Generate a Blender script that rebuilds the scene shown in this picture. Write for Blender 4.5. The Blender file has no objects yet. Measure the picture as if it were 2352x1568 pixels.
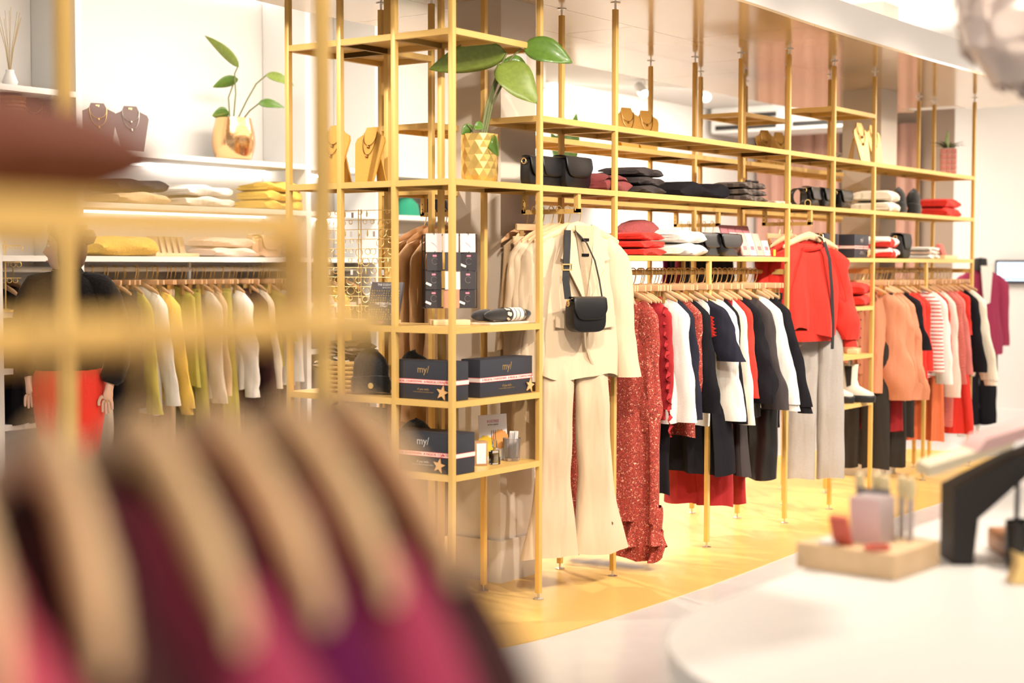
import bpy, bmesh, math, random
import numpy as np
from mathutils import Matrix, Vector

# ------------------------------------------------------------------ camera, world, lights, exposure
sc = bpy.context.scene
C = bpy.data.collections.new('scene'); sc.collection.children.link(C)
YAW, PIT, ROLL = 0.6237, -0.05, 0.0017
fw = np.array([math.cos(PIT)*math.cos(YAW), math.cos(PIT)*math.sin(YAW), math.sin(PIT)])
rt = np.array([math.sin(YAW), -math.cos(YAW), 0.0]); up = np.cross(rt, fw)
rt2 = rt*math.cos(ROLL)+up*math.sin(ROLL); up2 = -rt*math.sin(ROLL)+up*math.cos(ROLL)
cam = bpy.data.cameras.new('camera'); co = bpy.data.objects.new('camera', cam); C.objects.link(co)
co.matrix_world = Matrix(((rt2[0], up2[0], -fw[0], -4.6214), (rt2[1], up2[1], -fw[1], -3.6081), (rt2[2], up2[2], -fw[2], 1.4), (0, 0, 0, 1)))
cam.sensor_width = 36; cam.lens = 3509.1/2352*36; cam.clip_start = 0.05; cam.clip_end = 60
cam.dof.use_dof = True; cam.dof.focus_distance = 6.9; cam.dof.aperture_fstop = 1.8
sc.camera = co
sc.view_settings.view_transform = 'Standard'; sc.view_settings.look = 'None'
sc.cycles.max_bounces = 4; sc.cycles.diffuse_bounces = 2; sc.cycles.use_adaptive_sampling = True; sc.cycles.adaptive_threshold = .1; sc.cycles.adaptive_min_samples = 16; sc.cycles.glossy_bounces = 3; sc.cycles.transmission_bounces = 5; sc.cycles.caustics_reflective = False; sc.cycles.caustics_refractive = False; sc.cycles.sample_clamp_indirect = 4
sc.view_settings.exposure = 0.0; sc.view_settings.gamma = 1; sc.view_settings.use_curve_mapping = False
w = bpy.data.worlds.new('world'); sc.world = w; w.use_nodes = True
w.node_tree.nodes['Background'].inputs[0].default_value = (1.0, 0.92, 0.84, 1); w.node_tree.nodes['Background'].inputs[1].default_value = 0.62

def area(name, loc, aim, sx, sy, power, col=(1, .9, .78)):
    l = bpy.data.lights.new(name, 'AREA'); l.shape = 'RECTANGLE'; l.size = sx; l.size_y = sy; l.energy = power; l.color = col
    o = bpy.data.objects.new(name, l); C.objects.link(o); o.location = loc
    o.rotation_euler = (Vector(aim)-Vector(loc)).to_track_quat('-Z', 'Y').to_euler(); return o
def spot(name, loc, aim, power, ang=70, blend=.6, r=.05, col=(1, .88, .74)):
    l = bpy.data.lights.new(name, 'SPOT'); l.energy = power; l.spot_size = math.radians(ang); l.spot_blend = blend; l.shadow_soft_size = r; l.color = col
    o = bpy.data.objects.new(name, l); C.objects.link(o); o.location = loc
    o.rotation_euler = (Vector(aim)-Vector(loc)).to_track_quat('-Z', 'Y').to_euler(); return o
# ceiling light panels over the sales floor (camera side), ceiling spots, added fills for back area and rack post
area('ceiling_panel_a', (-1.6, -1.9, 3.05), (-1.2, -1.2, 0), 2.6, 1.4, 60)
area('ceiling_panel_b', (2.6, -2.2, 3.05), (2.6, -1.2, 0), 3.2, 1.4, 70)
area('ceiling_panel_c', (6.9, -1.4, 3.05), (7.4, -.4, .6), 2.4, 1.4, 150)
area('ceiling_panel_d', (2.3, 2.0, 3.05), (2.3, 2.4, 0), 4.2, .5, 110)
area('back_area_fill', (6.6, 2.5, 2.84), (6.9, 2.95, .6), 2.6, .8, 190)  # made-up panel, added to brighten the dim back area
area('canopy_cove_light', (3.0, .45, 2.735), (3.0, .45, 4), 6.4, 1.2, 55)
SPOTS = [((-1.6, -1.9, 3.0), (.3, .1, 1.0), 260), ((-.4, -2.3, 3.0), (.8, 0, 1.1), 210), ((.9, -2.4, 3.0), (1.6, 0, 1.0), 280), ((2.0, -2.4, 3.0), (2.5, 0, 1.0), 280), ((3.2, -2.3, 3.0), (3.5, 0, 1.0), 280),
         ((4.4, -2.2, 3.0), (4.9, 0, 1.0), 300), ((-1.4, 1.3, 3.0), (.2, .4, .9), 200), ((.9, 2.5, 2.95), (1.6, .2, 0), 320), ((2.3, 2.6, 2.95), (2.4, .0, 0), 360), ((4.395, 2.6, 2.52), (3.4, 0, .0), 300), ((5.78, 2.6, 2.7), (4.6, .2, .3), 260), ((6.8, 2.6, 2.72), (5.4, -.2, .2), 240),
         ((-3.7, -4.3, 3.0), (-4.05, -3.0, 1.2), 170), ((-4.9, -4.2, 3.0), (-4.3, -2.9, 1.3), 90), ((-.9, -3.2, 3.0), (-1.7, -2.5, .7), 190), ((-3.7, -2.7, 3.0), (-2.7, -1.6, 1.5), 130)]  # last spot is an added fill that brightens the foreground rack post
for i, (a, b, p) in enumerate(SPOTS): spot('spot_light', a, b, p, 62)

# ------------------------------------------------------------------ helpers
rnd = random.Random(7)
class MB:
    def __init__(s): s.v = []; s.f = []
    def add(s, v, f):
        n = len(s.v); s.v += [tuple(map(float, p)) for p in v]; s.f += [tuple(i+n for i in q) for q in f]; return s
    def box(s, x0, x1, y0, y1, z0, z1, M=None):
        v = [(x, y, z) for z in (z0, z1) for y in (y0, y1) for x in (x0, x1)]
        if M is not None: v = [tuple(M @ Vector(p)) for p in v]
        return s.add(v, [(0, 2, 3, 1), (4, 5, 7, 6), (0, 1, 5, 4), (2, 6, 7, 3), (0, 4, 6, 2), (1, 3, 7, 5)])
    def bbox(s, x0, x1, y0, y1, z0, z1, b=.003, M=None):   # box with chamfered vertical + horizontal edges
        bm = bmesh.new(); bmesh.ops.create_cube(bm, size=1)
        bmesh.ops.scale(bm, vec=(x1-x0, y1-y0, z1-z0), verts=bm.verts); bmesh.ops.translate(bm, vec=((x0+x1)/2, (y0+y1)/2, (z0+z1)/2), verts=bm.verts)
        bmesh.ops.bevel(bm, geom=list(bm.edges), offset=b, segments=2, affect='EDGES', profile=.6)
        if M is not None: bmesh.ops.transform(bm, matrix=M, verts=bm.verts)
        bm.verts.index_update(); s.add([v.co for v in bm.verts], [[v.index for v in f.verts] for f in bm.faces]); bm.free(); return s
    def rings(s, R, closed=True, cap0=False, cap1=False):
        K = len(R); N = len(R[0]); v = [p for r in R for p in r]; f = []
        for k in range(K-1):
            for i in range(N if closed else N-1):
                j = (i+1) % N; f.append((k*N+i, k*N+j, (k+1)*N+j, (k+1)*N+i))
        if cap0: f.append(tuple(range(N-1, -1, -1)))
        if cap1: f.append(tuple((K-1)*N+i for i in range(N)))
        return s.add(v, f)
    def tube(s, P, r, n=8, cap=True):
        P = [np.array(p, float) for p in P]; R = []; rr = r if hasattr(r, '__len__') else [r]*len(P)
        prev = None
        for k, p in enumerate(P):
            t = P[min(k+1, len(P)-1)]-P[max(k-1, 0)]; t = t/(np.linalg.norm(t)+1e-9)
            a = np.array([0, 0, 1.]) if abs(t[2]) < .9 else np.array([1., 0, 0])
            if prev is not None: a = prev
            b = np.cross(t, a); b /= np.linalg.norm(b)+1e-9; a = np.cross(b, t); prev = a
            R.append([p+rr[k]*(math.cos(2*math.pi*i/n)*a+math.sin(2*math.pi*i/n)*b) for i in range(n)])
        return s.rings(R, True, cap, cap)
    def cyl(s, p0, p1, r, n=16): return s.tube([p0, p1], r, n)
    def lathe(s, prof, n=24, c=(0, 0, 0), sx=1, sy=1):
        R = [[(c[0]+sx*r*math.cos(2*math.pi*i/n), c[1]+sy*r*math.sin(2*math.pi*i/n), c[2]+z) for i in range(n)] for r, z in prof]
        return s.rings(R, True, prof[0][0] > 1e-5, prof[-1][0] > 1e-5)
    def prism(s, poly, y0, y1, M=None):   # polygon in xz extruded along y
        n = len(poly); v = [(x, y0, z) for x, z in poly]+[(x, y1, z) for x, z in poly]
        if M is not None: v = [tuple(M @ Vector(p)) for p in v]
        f = [tuple(range(n)), tuple(range(2*n-1, n-1, -1))]+[(i, i+n, (i+1) % n+n, (i+1) % n) for i in range(n)]
        return s.add(v, f)
    def slab(s, poly, z0, z1):
        n = len(poly); v = [(x, y, z0) for x, y in poly]+[(x, y, z1) for x, y in poly]
        return s.add(v, [tuple(range(n-1, -1, -1)), tuple(range(n, 2*n))]+[(i, (i+1) % n, (i+1) % n+n, i+n) for i in range(n)])
    def mesh(s, name, mat=None, smooth=40):
        me = bpy.data.meshes.new(name); me.from_pydata(s.v, [], s.f)
        if mat: me.materials.append(mat)
        if smooth:
            me.polygons.foreach_set('use_smooth', [True]*len(me.polygons)); me.set_sharp_from_angle(angle=math.radians(smooth))
        me.update(); return me
    def build(s, name, mat, parent=None, loc=(0, 0, 0), rot=(0, 0, 0), smooth=40, kind=None, label=None):
        o = bpy.data.objects.new(name, s.mesh(name, mat, smooth)); C.objects.link(o); o.location = loc; o.rotation_euler = rot
        if parent: o.parent = parent
        if kind: o['kind'] = kind
        if label: o['label'] = label
        return o
def thing(name, label, cat, loc=(0, 0, 0), rz=0, group=None, rot=None):
    o = bpy.data.objects.new(name, None); C.objects.link(o); o.location = loc; o.rotation_euler = rot or (0, 0, rz)
    o.empty_display_size = .05; o['label'] = label; o['category'] = cat
    if group: o['group'] = group
    return o
def tag(o, label, cat, group=None):
    o['label'] = label; o['category'] = cat
    if group: o['group'] = group
    return o
def inst(name, me, parent=None, loc=(0, 0, 0), rot=(0, 0, 0)):
    o = bpy.data.objects.new(name, me); C.objects.link(o); o.location = loc; o.rotation_euler = rot
    if parent: o.parent = parent
    return o
def dup(root, loc, rz=None, label=None, group=None):
    r = root.copy(); C.objects.link(r); r.location = loc
    if rz is not None: r.rotation_euler = (0, 0, rz)
    if label: r['label'] = label
    if group: r['group'] = group
    for ch in list(root.children):
        c = ch.copy(); C.objects.link(c); c.parent = r
        for g in list(ch.children):
            d = g.copy(); C.objects.link(d); d.parent = c
    return r
def sst(a, b, x):
    t = min(max((x-a)/(b-a), 0), 1); return t*t*(3-2*t)

# ------------------------------------------------------------------ materials
MATS = {}
def mat(name, col, rough=.5, metal=0, bump=0, scale=60, var=0, coat=0, sheen=0, trans=0, spec=None, emit=0):
    if name in MATS: return MATS[name]
    m = bpy.data.materials.new(name); m.use_nodes = True; nt = m.node_tree; b = nt.nodes['Principled BSDF']
    b.inputs['Base Color'].default_value = (*col, 1); b.inputs['Roughness'].default_value = rough; b.inputs['Metallic'].default_value = metal
    if coat: b.inputs['Coat Weight'].default_value = coat; b.inputs['Coat Roughness'].default_value = .08
    if sheen: b.inputs['Sheen Weight'].default_value = sheen; b.inputs['Sheen Roughness'].default_value = .5
    if trans: b.inputs['Transmission Weight'].default_value = trans; b.inputs['IOR'].default_value = 1.45
    if spec is not None: b.inputs['Specular IOR Level'].default_value = spec
    if emit: b.inputs['Emission Color'].default_value = (*col, 1); b.inputs['Emission Strength'].default_value = emit
    tc = nt.nodes.new('ShaderNodeTexCoord')
    nz = nt.nodes.new('ShaderNodeTexNoise'); nz.inputs['Scale'].default_value = scale; nz.inputs['Detail'].default_value = 1
    nt.links.new(tc.outputs['Object'], nz.inputs['Vector'])
    if var:
        mx = nt.nodes.new('ShaderNodeMix'); mx.data_type = 'RGBA'
        mx.inputs[6].default_value = (*[c*(1-var) for c in col], 1); mx.inputs[7].default_value = (*[min(c*(1+var), 1) for c in col], 1)
        nt.links.new(nz.outputs['Fac'], mx.inputs[0]); nt.links.new(mx.outputs[2], b.inputs['Base Color'])
    if bump:
        bp = nt.nodes.new('ShaderNodeBump'); bp.inputs['Strength'].default_value = bump; bp.inputs['Distance'].default_value = .004
        nt.links.new(nz.outputs['Fac'], bp.inputs['Height']); nt.links.new(bp.outputs['Normal'], b.inputs['Normal'])
    MATS[name] = m; return m
def fab(name, col, sheen=.3, rough=.85, bump=.25, scale=260, var=.12):
    new = 'fabric_'+name not in MATS; m = mat('fabric_'+name, col, rough, 0, bump, scale, var, 0, 0 if max(col) < .12 else sheen*.25, spec=.08 if max(col) < .12 else .25)
    if new:     # larger soft creases running down the cloth
        nt = m.node_tree; b = nt.nodes['Principled BSDF']; old = b.inputs['Normal'].links[0].from_socket
        tc = nt.nodes.new('ShaderNodeTexCoord'); mp = nt.nodes.new('ShaderNodeMapping'); mp.inputs['Scale'].default_value = (26, 26, 5)
        nz = nt.nodes.new('ShaderNodeTexNoise'); nz.inputs['Scale'].default_value = 1; nz.inputs['Detail'].default_value = 1; nz.inputs['Distortion'].default_value = .15
        bp = nt.nodes.new('ShaderNodeBump'); bp.inputs['Strength'].default_value = .4; bp.inputs['Distance'].default_value = .018
        nt.links.new(tc.outputs['Object'], mp.inputs['Vector']); nt.links.new(mp.outputs['Vector'], nz.inputs['Vector']); nt.links.new(nz.outputs['Fac'], bp.inputs['Height']); nt.links.new(old, bp.inputs['Normal']); nt.links.new(bp.outputs['Normal'], b.inputs['Normal'])
    return m
def pattern(name, ramp, kind='noise', scale=40, rough=.85, dist=0, coords='Object', vec=None):
    if name in MATS: return MATS[name]
    m = bpy.data.materials.new(name); m.use_nodes = True; nt = m.node_tree; b = nt.nodes['Principled BSDF']; b.inputs['Roughness'].default_value = rough
    tc = nt.nodes.new('ShaderNodeTexCoord'); src = tc.outputs[coords]
    if vec:
        mp = nt.nodes.new('ShaderNodeMapping'); mp.inputs['Scale'].default_value = vec; nt.links.new(src, mp.inputs['Vector']); src = mp.outputs['Vector']
    if kind == 'noise':
        t = nt.nodes.new('ShaderNodeTexNoise'); t.inputs['Scale'].default_value = scale; t.inputs['Detail'].default_value = 2; t.inputs['Distortion'].default_value = dist; out = t.outputs['Fac']
    elif kind == 'voronoi':
        t = nt.nodes.new('ShaderNodeTexVoronoi'); t.inputs['Scale'].default_value = scale; out = t.outputs['Distance']
    elif kind == 'wave':
        t = nt.nodes.new('ShaderNodeTexWave'); t.inputs['Scale'].default_value = scale; t.inputs['Distortion'].default_value = dist; t.inputs['Detail'].default_value = 2; t.bands_direction = 'Z'; out = t.outputs['Fac']
    elif kind == 'checker':
        t = nt.nodes.new('ShaderNodeTexChecker'); t.inputs['Scale'].default_value = scale; out = t.outputs['Fac']
    nt.links.new(src, t.inputs['Vector'])
    r = nt.nodes.new('ShaderNodeValToRGB'); nt.links.new(out, r.inputs['Fac']); r.color_ramp.interpolation = 'CONSTANT'
    el = r.color_ramp.elements
    while len(el) < len(ramp): el.new(.5)
    for e, (p, c) in zip(el, ramp): e.position = p; e.color = (*c, 1)
    nt.links.new(r.outputs['Color'], b.inputs['Base Color']); MATS[name] = m; return m

GOLD = mat('gold_paint', (.78, .50, .155), .38, .2, .03, 500, .03)
GOLDM = mat('gold_metal', (.98, .72, .30), .3, .85)
STEEL = mat('steel', (.7, .66, .6), .3, 1)
WOOD = mat('hanger_wood', (.72, .43, .23), .45, 0, .1, 30, .12)
WOODL = mat('light_wood', (.80, .56, .32), .5, 0, .1, 30, .1)
WHITE = mat('white_paint', (.86, .84, .81), .5)
WALLM = mat('wall_paint', (.84, .80, .76), .8, 0, .02, 200)
CEIL = mat('ceiling_paint', (.86, .83, .80), .85)
COLM = mat('column_paint', (.72, .63, .54), .7, 0, .03, 120)
BLACKL = mat('black_leather', (.010, .009, .010), .36, 0, .15, 320, 0, 0, spec=.35)
BLACKW = mat('black_wire', (.015, .014, .014), .4)
PAPER = mat('paper_white', (.85, .80, .78), .7)
GLASS = mat('clear_glass', (.95, .95, .95), .05, 0, trans=1)
def textmesh(s, size, ext=.0004, align='CENTER'):
    cu = bpy.data.curves.new('txt', 'FONT'); cu.body = s; cu.size = size; cu.extrude = ext; cu.align_x = align; cu.align_y = 'CENTER'; cu.resolution_u = 3
    o = bpy.data.objects.new('txt', cu); C.objects.link(o)
    dg = bpy.context.evaluated_depsgraph_get(); me = bpy.data.meshes.new_from_object(o.evaluated_get(dg)); bpy.data.objects.remove(o); bpy.data.curves.remove(cu); return me
def text(s, size, m, parent, loc, rot, name='lettering'):
    me = textmesh(s, size); me.materials.clear(); me.materials.append(m); return inst(name, me, parent, loc, rot)
# ------------------------------------------------------------------ the setting
U, V = .5855, .2855
def L(k): return .588+.2855*k
H = 2.557
def struct(o, label=None):
    o['kind'] = 'structure'
    if label: o['label'] = label
    return o
FLOORM = mat('floor_resin', (.62, .60, .585), .22, 0, .02, 8, .05)
struct(MB().box(-9, 12, -8, 6, -.06, 0).build('floor', FLOORM, smooth=0), 'pale grey polished resin floor')
def smooth_poly(pts, n=6):
    out = []; N = len(pts)
    for i in range(N):
        p0, p1, p2, p3 = [np.array(pts[(i+k-1) % N]) for k in range(4)]
        for j in range(n):
            t = j/n; out.append(tuple(.5*((2*p1)+(-p0+p2)*t+(2*p0-5*p1+4*p2-p3)*t*t+(-p0+3*p1-3*p2+p3)*t**3)))
    return out
INLAY = mat('yellow_inlay', (.74, .47, .14), .28, 0, .02, 20, .05)
plat = [(-.42, -.12), (-.12, -.36), (.6, -.43), (1.5, -.44), (2.4, -.41), (3.4, -.41), (4.6, -.44), (5.6, -.46), (6.35, -.25), (6.6, .35), (6.45, 1.0), (5.8, 1.3), (4.4, 1.32), (3.0, 1.3), (1.5, 1.3), (.4, 1.28), (-.3, 1.1), (-.52, .5)]
PO = smooth_poly(plat)
struct(MB().slab(PO, -.03, .004).build('trim_1', INLAY, smooth=0), 'yellow floor inlay with a curved edge under the gold shelving')
# canopy above: a beige lacquered soffit of separate panels
CANO = mat('canopy_lacquer', (.74, .53, .31), .15, .2, .02, 3, .04, .4)
cano = struct(MB().slab([(x*1.0, y if y > 0 else y-.02) for x, y in PO], H+.012, H+.17).build('trim_2', mat('canopy_edge', (.9,.86,.82), .6), smooth=30), 'suspended canopy over the gold shelving with a beige lacquered underside')
rowsy = [-.60, .285, .71, 1.40]
xs = [-.7, .93, 2.3, 3.67, 5.04, 6.8]
def clip(poly, ax, val, keep_gt):
    out = []
    for i in range(len(poly)):
        a, b = poly[i], poly[(i+1) % len(poly)]; fa = (a[ax] >= val) == keep_gt; fb = (b[ax] >= val) == keep_gt
        if fa: out.append(a)
        if fa != fb:
            t = (val-a[ax])/(b[ax]-a[ax]); out.append((a[0]+t*(b[0]-a[0]), a[1]+t*(b[1]-a[1])))
    return out
CPO = [(x, y if y > 0 else y-.02) for x, y in PO]
for i in range(len(xs)-1):
    for j in range(len(rowsy)-1):
        off = .5 if j == 1 else 0
        p = clip(clip(clip(clip(CPO, 0, xs[i]+.0015-off, True), 0, xs[i+1]-.0015-off, False), 1, rowsy[j]+.0015, True), 1, rowsy[j+1]-.0015, False)
        if len(p) > 2: MB().slab(p, H, H+.012).build('panel', CANO, cano, smooth=0)
# ceiling, walls
struct(MB().box(-9, 12, -8, 6, 3.12, 3.2).build('ceiling', CEIL, smooth=0), 'white shop ceiling')
struct(MB().box(4.2, 12, 1.75, 3.4, 2.86, 3.12).build('trim_3', CEIL, smooth=0), 'lowered white bulkhead ceiling behind the canopy')
struct(MB().box(-3, 9.4, 3.32, 3.45, 0, 3.12).build('wall_back', WALLM, smooth=0), 'white back wall')
wr = struct(MB().box(8.55, 8.7, -8, 1.1, 0, 3.12).build('wall_right', WALLM, smooth=0), 'white right wall with a wall screen')
struct(MB().box(8.53, 8.55, -8, 1.1, .0, .17).build('baseboard_right', WHITE, smooth=0))
TAUPE = mat('taupe_paint', (.50, .38, .29), .8)
struct(MB().box(9.25, 9.4, 1.1, 3.32, 0, 3.12).build('wall_fitting_room', TAUPE, smooth=0), 'taupe wall of the fitting rooms')
struct(MB().box(8.7, 9.25, 1.0, 1.1, 0, 3.12).build('wall_return', WALLM, smooth=0))
struct(MB().box(-9, 12, -8.1, -8, 0, 3.12).build('wall_front', WALLM, smooth=0)) if False else None
for (x0, y0, w_, y1, nm, lb, hp) in ((.745, .31, .3, .61, 'wall_column_near', 'beige square column with a plinth behind the first bay of the gold shelving', .19), (4.925, .285, .31, .59, 'wall_column_far', 'beige square column with a plinth in the far bay of the gold shelving', .22)):
    m = MB().box(x0+.018, x0+w_-.018, y0+.018, y1-.018, hp, 3.12).build(nm, COLM, smooth=0); struct(m, lb)
    MB().bbox(x0, x0+w_, y0, y1, 0, hp, .003).build('plinth', COLM, m)
# small alarm socket plate on the near column
MB().bbox(.86, .95, .322, .329, 2.27, 2.33, .003).build('wall_plate', WHITE, bpy.data.objects['wall_column_near'])

# ------------------------------------------------------------------ gold shelving frame
T = .011
frame = thing('display_shelving', 'tall gold-painted steel shelving frame running from floor to canopy through the shop', 'shelving')
postm = {}
def post(m, j, z0=.03, z1=H-.03, par=None, ox=0, oy=0):
    par = par or frame; x, y = m*U+ox, j*V+oy
    key = (z0, z1)
    if key not in postm: postm[key] = MB().bbox(-T, T, -T, T, z0, z1, .0015).mesh('post', GOLD)
    o = inst('post', postm[key], par, (x, y, 0))
    return o
footm = MB().lathe([(.022, 0), (.022, .003), (.005, .005), (.005, .032)], 16, (0, 0, .0045)).mesh('foot', STEEL)
topm = MB().lathe([(.005, -.032), (.005, -.004), (.022, -.003), (.022, 0)], 16).mesh('top_disc', STEEL)
PJ = {0: [0, 1, 2, 5, 6, 7, 10], 1: [0, .5, 1, 2, 5, 6, 7, 9.5, 10], 2: [0, .5, 1, 2, 5, 6, 7, 10], 3: [0, 1, 2, 5, 6, 7, 10]}
for j, ms in PJ.items():
    for m in ms:
        p = post(m, j); inst('foot', footm, p); inst('top_disc', topm, p, (0, 0, H-.0005))
p = post(3.5, 0, .03, L(3)-.024); inst('foot', footm, p)
p = post(8.5, 0, .03, L(3)-.024); inst('foot', footm, p)
traym = {}
def tray(m0, m1, j0, j1, k, par=None, ox=0, oy=0, oz=0):
    par = par or frame; w_, d_ = (m1-m0)*U, (j1-j0)*V; key = (round(w_, 3), round(d_, 3))
    if key not in traym:
        b = MB(); e = T; hb = .024
        b.box(e, w_-e, -e, e, -hb, 0).box(e, w_-e, d_-e, d_+e, -hb, 0).box(-e, e, e, d_-e, -hb, 0).box(w_-e, w_+e, e, d_-e, -hb, 0)
        n = max(1, round(w_/V))
        for i in range(1, n): x = w_*i/n; b.box(x-.008, x+.008, e, d_-e, -hb, -.003)
        b.box(e, w_-e, e, d_-e, -.003, .0)
        traym[key] = b.mesh('shelf', GOLD, 0)
    return inst('shelf', traym[key], par, (m0*U+ox, j0*V+oy, L(k)+oz))
for k, bays in {6: [(0, 1), (6, 7)], 5: [(1, 2), (2, 5), (5, 6), (6, 7), (7, 10)], 4: [(0, 1), (1, 2), (2, 5), (5, 6), (6, 7), (7, 10)], 3: [(2, 5), (6, 7), (7, 10)], 2: [(0, 1), (6, 7)], 1: [(0, 1), (6, 7)], 0: [(0, 1), (6, 7)]}.items():
    for a, b in bays: tray(a, b, 0, 1, k)
for k in (6, 4, 2, 1, 0):
    tray(0, .5, 1, 2, k); tray(0, .5, 2, 3, k)
for k, bays in {6: [(.5, 1), (6, 7)], 5: [(1, 2), (2, 5), (5, 6), (6, 7), (7, 10)], 4: [(1, 2), (2, 5), (5, 6), (6, 7), (7, 10)]}.items():
    for a, b in bays: tray(a, b, 2, 3, k)
# face-out hanging brackets
BRZ = 1.625
def bracket(m, j0):
    b = MB(); y0, y1 = j0*V+.005, (j0+1)*V-.005
    for y in (y0, y1): b.box(-T, T, y-T, y+T, BRZ, L(4)-.024)
    b.box(-T, T, y0-T, y1+T, BRZ-.004, BRZ+.016)
    o = b.build('hanging_bracket', GOLD, frame, (m*U, 0, 0), smooth=0)
    for zz in (BRZ+.03, BRZ+.052): MB().cyl((-T-.0008, y1, zz), (-T+.001, y1, zz), .0028, 8).build('bracket_hole', BLACKW, o)
for m, j in ((1.5, 0), (1.5, 2), (5.5, 0), (5.5, 2)): bracket(m, j)
# hanging rails under the L3 shelves
RZ = 1.366
for a, b in ((2, 5), (7, 10)):
    r = MB().cyl((a*U, .143, RZ), (b*U, .143, RZ), .0125, 14).build('hanging_rail', GOLD, frame)
    mid = (a+b)/2*U
    MB().box(mid-.008, mid+.008, .135, .151, RZ, L(3)-.02).build('rail_support', GOLD, r, smooth=0)
    for e in (a, b): MB().box(e*U-.006, e*U+.006, .0, V, RZ-.014, RZ+.014).build('rail_end', GOLD, r, smooth=0)
# ------------------------------------------------------------------ hangers and garments
def hook_path(z0, zr, r=.0165, tilt=0):   # from hanger top (z0) up over a rail at height zr
    P = [(0, 0, z0), (0, 0, z0+.012), (.009, 0, z0+.028), (.016, 0, zr-.018)]
    for a in range(-20, 201, 22): P.append((r*math.cos(math.radians(a)), 0, zr+.004+r*math.sin(math.radians(a))))
    return P
HK = .072   # rail centre to hanger neck
def arm_path(w=.205, drop=.062):
    return [(-w, -.012, -drop), (-w*.75, -.007, -drop*.66), (-w*.45, -.002, -drop*.33), (-w*.2, 0, -drop*.08), (0, 0, 0.004), (w*.2, 0, -drop*.08), (w*.45, -.002, -drop*.33), (w*.75, -.007, -drop*.66), (w, -.012, -drop)]
def flat_tube(P, a, b, n=10):  # flattened bar: a = half height, b = half thickness
    R = []
    for k, p in enumerate(P):
        q = 1.0 if 0 < k < len(P)-1 else .55
        aa = a*(1+.35*(1-abs(k-(len(P)-1)/2)/((len(P)-1)/2)))
        R.append([(p[0], p[1]+b*math.sin(2*math.pi*i/n)*q, p[2]+aa*q*math.cos(2*math.pi*i/n)) for i in range(n)])
    return MB().rings(R, True, True, True)
SHW = flat_tube(arm_path(), .0125, .006).mesh('shoulder_arms', WOOD)
SHWL = flat_tube(arm_path(), .016, .009).mesh('shoulder_arms', WOODL)
HOOK = MB().tube(hook_path(0, HK), .0023, 6).mesh('hook', GOLDM)
BAR = MB().bbox(-.17, .17, -.006, .006, -.014, .014, .004).mesh('bar', WOOD)
def clipmesh():
    b = MB()
    for s in (-1, 1):
        b.box(-.011, .011, s*.004-.001, s*.004+.001, -.062, -.004)
        b.box(-.013, .013, s*.006-.002, s*.006+.002, -.058, -.034)
    b.tube([(0, 0, -.006), (0, 0, .006)], .003, 6); return b.mesh('clip', GOLDM)
CLIP = clipmesh()
def hanger(kind, loc, rz, label, group, light=False):
    t = thing('clothes_hanger', label, 'hanger', loc, rz, group)
    inst('hook', HOOK, t)
    if kind == 'clip':
        inst('bar', BAR, t)
        for s in (-1, 1): inst('clip', CLIP, t, (s*.135, 0, -.012))
    else: inst('shoulder_arms', SHWL if light else SHW, t)
    return t

def ring(cx, cy, z, rx, ry, n, p=.8, rot=0):
    out = []
    for i in range(n):
        a = 2*math.pi*i/n+rot; c, s = math.cos(a), math.sin(a)
        out.append([cx+rx*math.copysign(abs(c)**p, c), cy+ry*math.copysign(abs(s)**p, s), z])
    return out
def body_mb(W=.2, Ln=.6, drop=.075, hem=.21, t=.03, seed=0, fold=.01, nf=4, neck=.062, waist=0, tail=0, hemwave=.006):
    r = random.Random(seed); ph = [r.uniform(0, 6.28) for _ in range(6)]; N = 44; K = 26; R = []
    for k in range(K):
        q = k/(K-1); s = Ln*(q**1.25)
        if s < drop: e = s/drop; hw = neck+(W-neck)*e**.8; th = .012+(t*.62-.012)*e; qq = 0
        else:
            qq = (s-drop)/(Ln-drop); hw = W+(hem-W)*qq-waist*math.sin(math.pi*min(1, qq*1.3)); th = t*(.62+.5*qq)
        am = fold*qq**.7; rg = []
        for i in range(N):
            a = 2*math.pi*i/N; c, sn = math.cos(a), math.sin(a)
            x = hw*math.copysign(abs(c)**.8, c); y = th*math.copysign(abs(sn)**.75, sn); u = x/hw
            y += am*(math.sin(nf*1.6*u+ph[0]+qq*1.2)+.6*math.sin(nf*3.1*u+ph[1]-qq*.8)+.3*math.sin(nf*5.7*u+ph[2]))
            x += am*.5*math.sin(5*qq+ph[3]+a)
            z = -s-qq**4*(hemwave*math.sin(3*a+ph[4])+tail*(sn > 0))
            if s < drop: z += -.012*(1-s/drop)*(sn < 0)
            rg.append((x, y, z))
        R.append(rg)
    return MB().rings(R)
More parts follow.
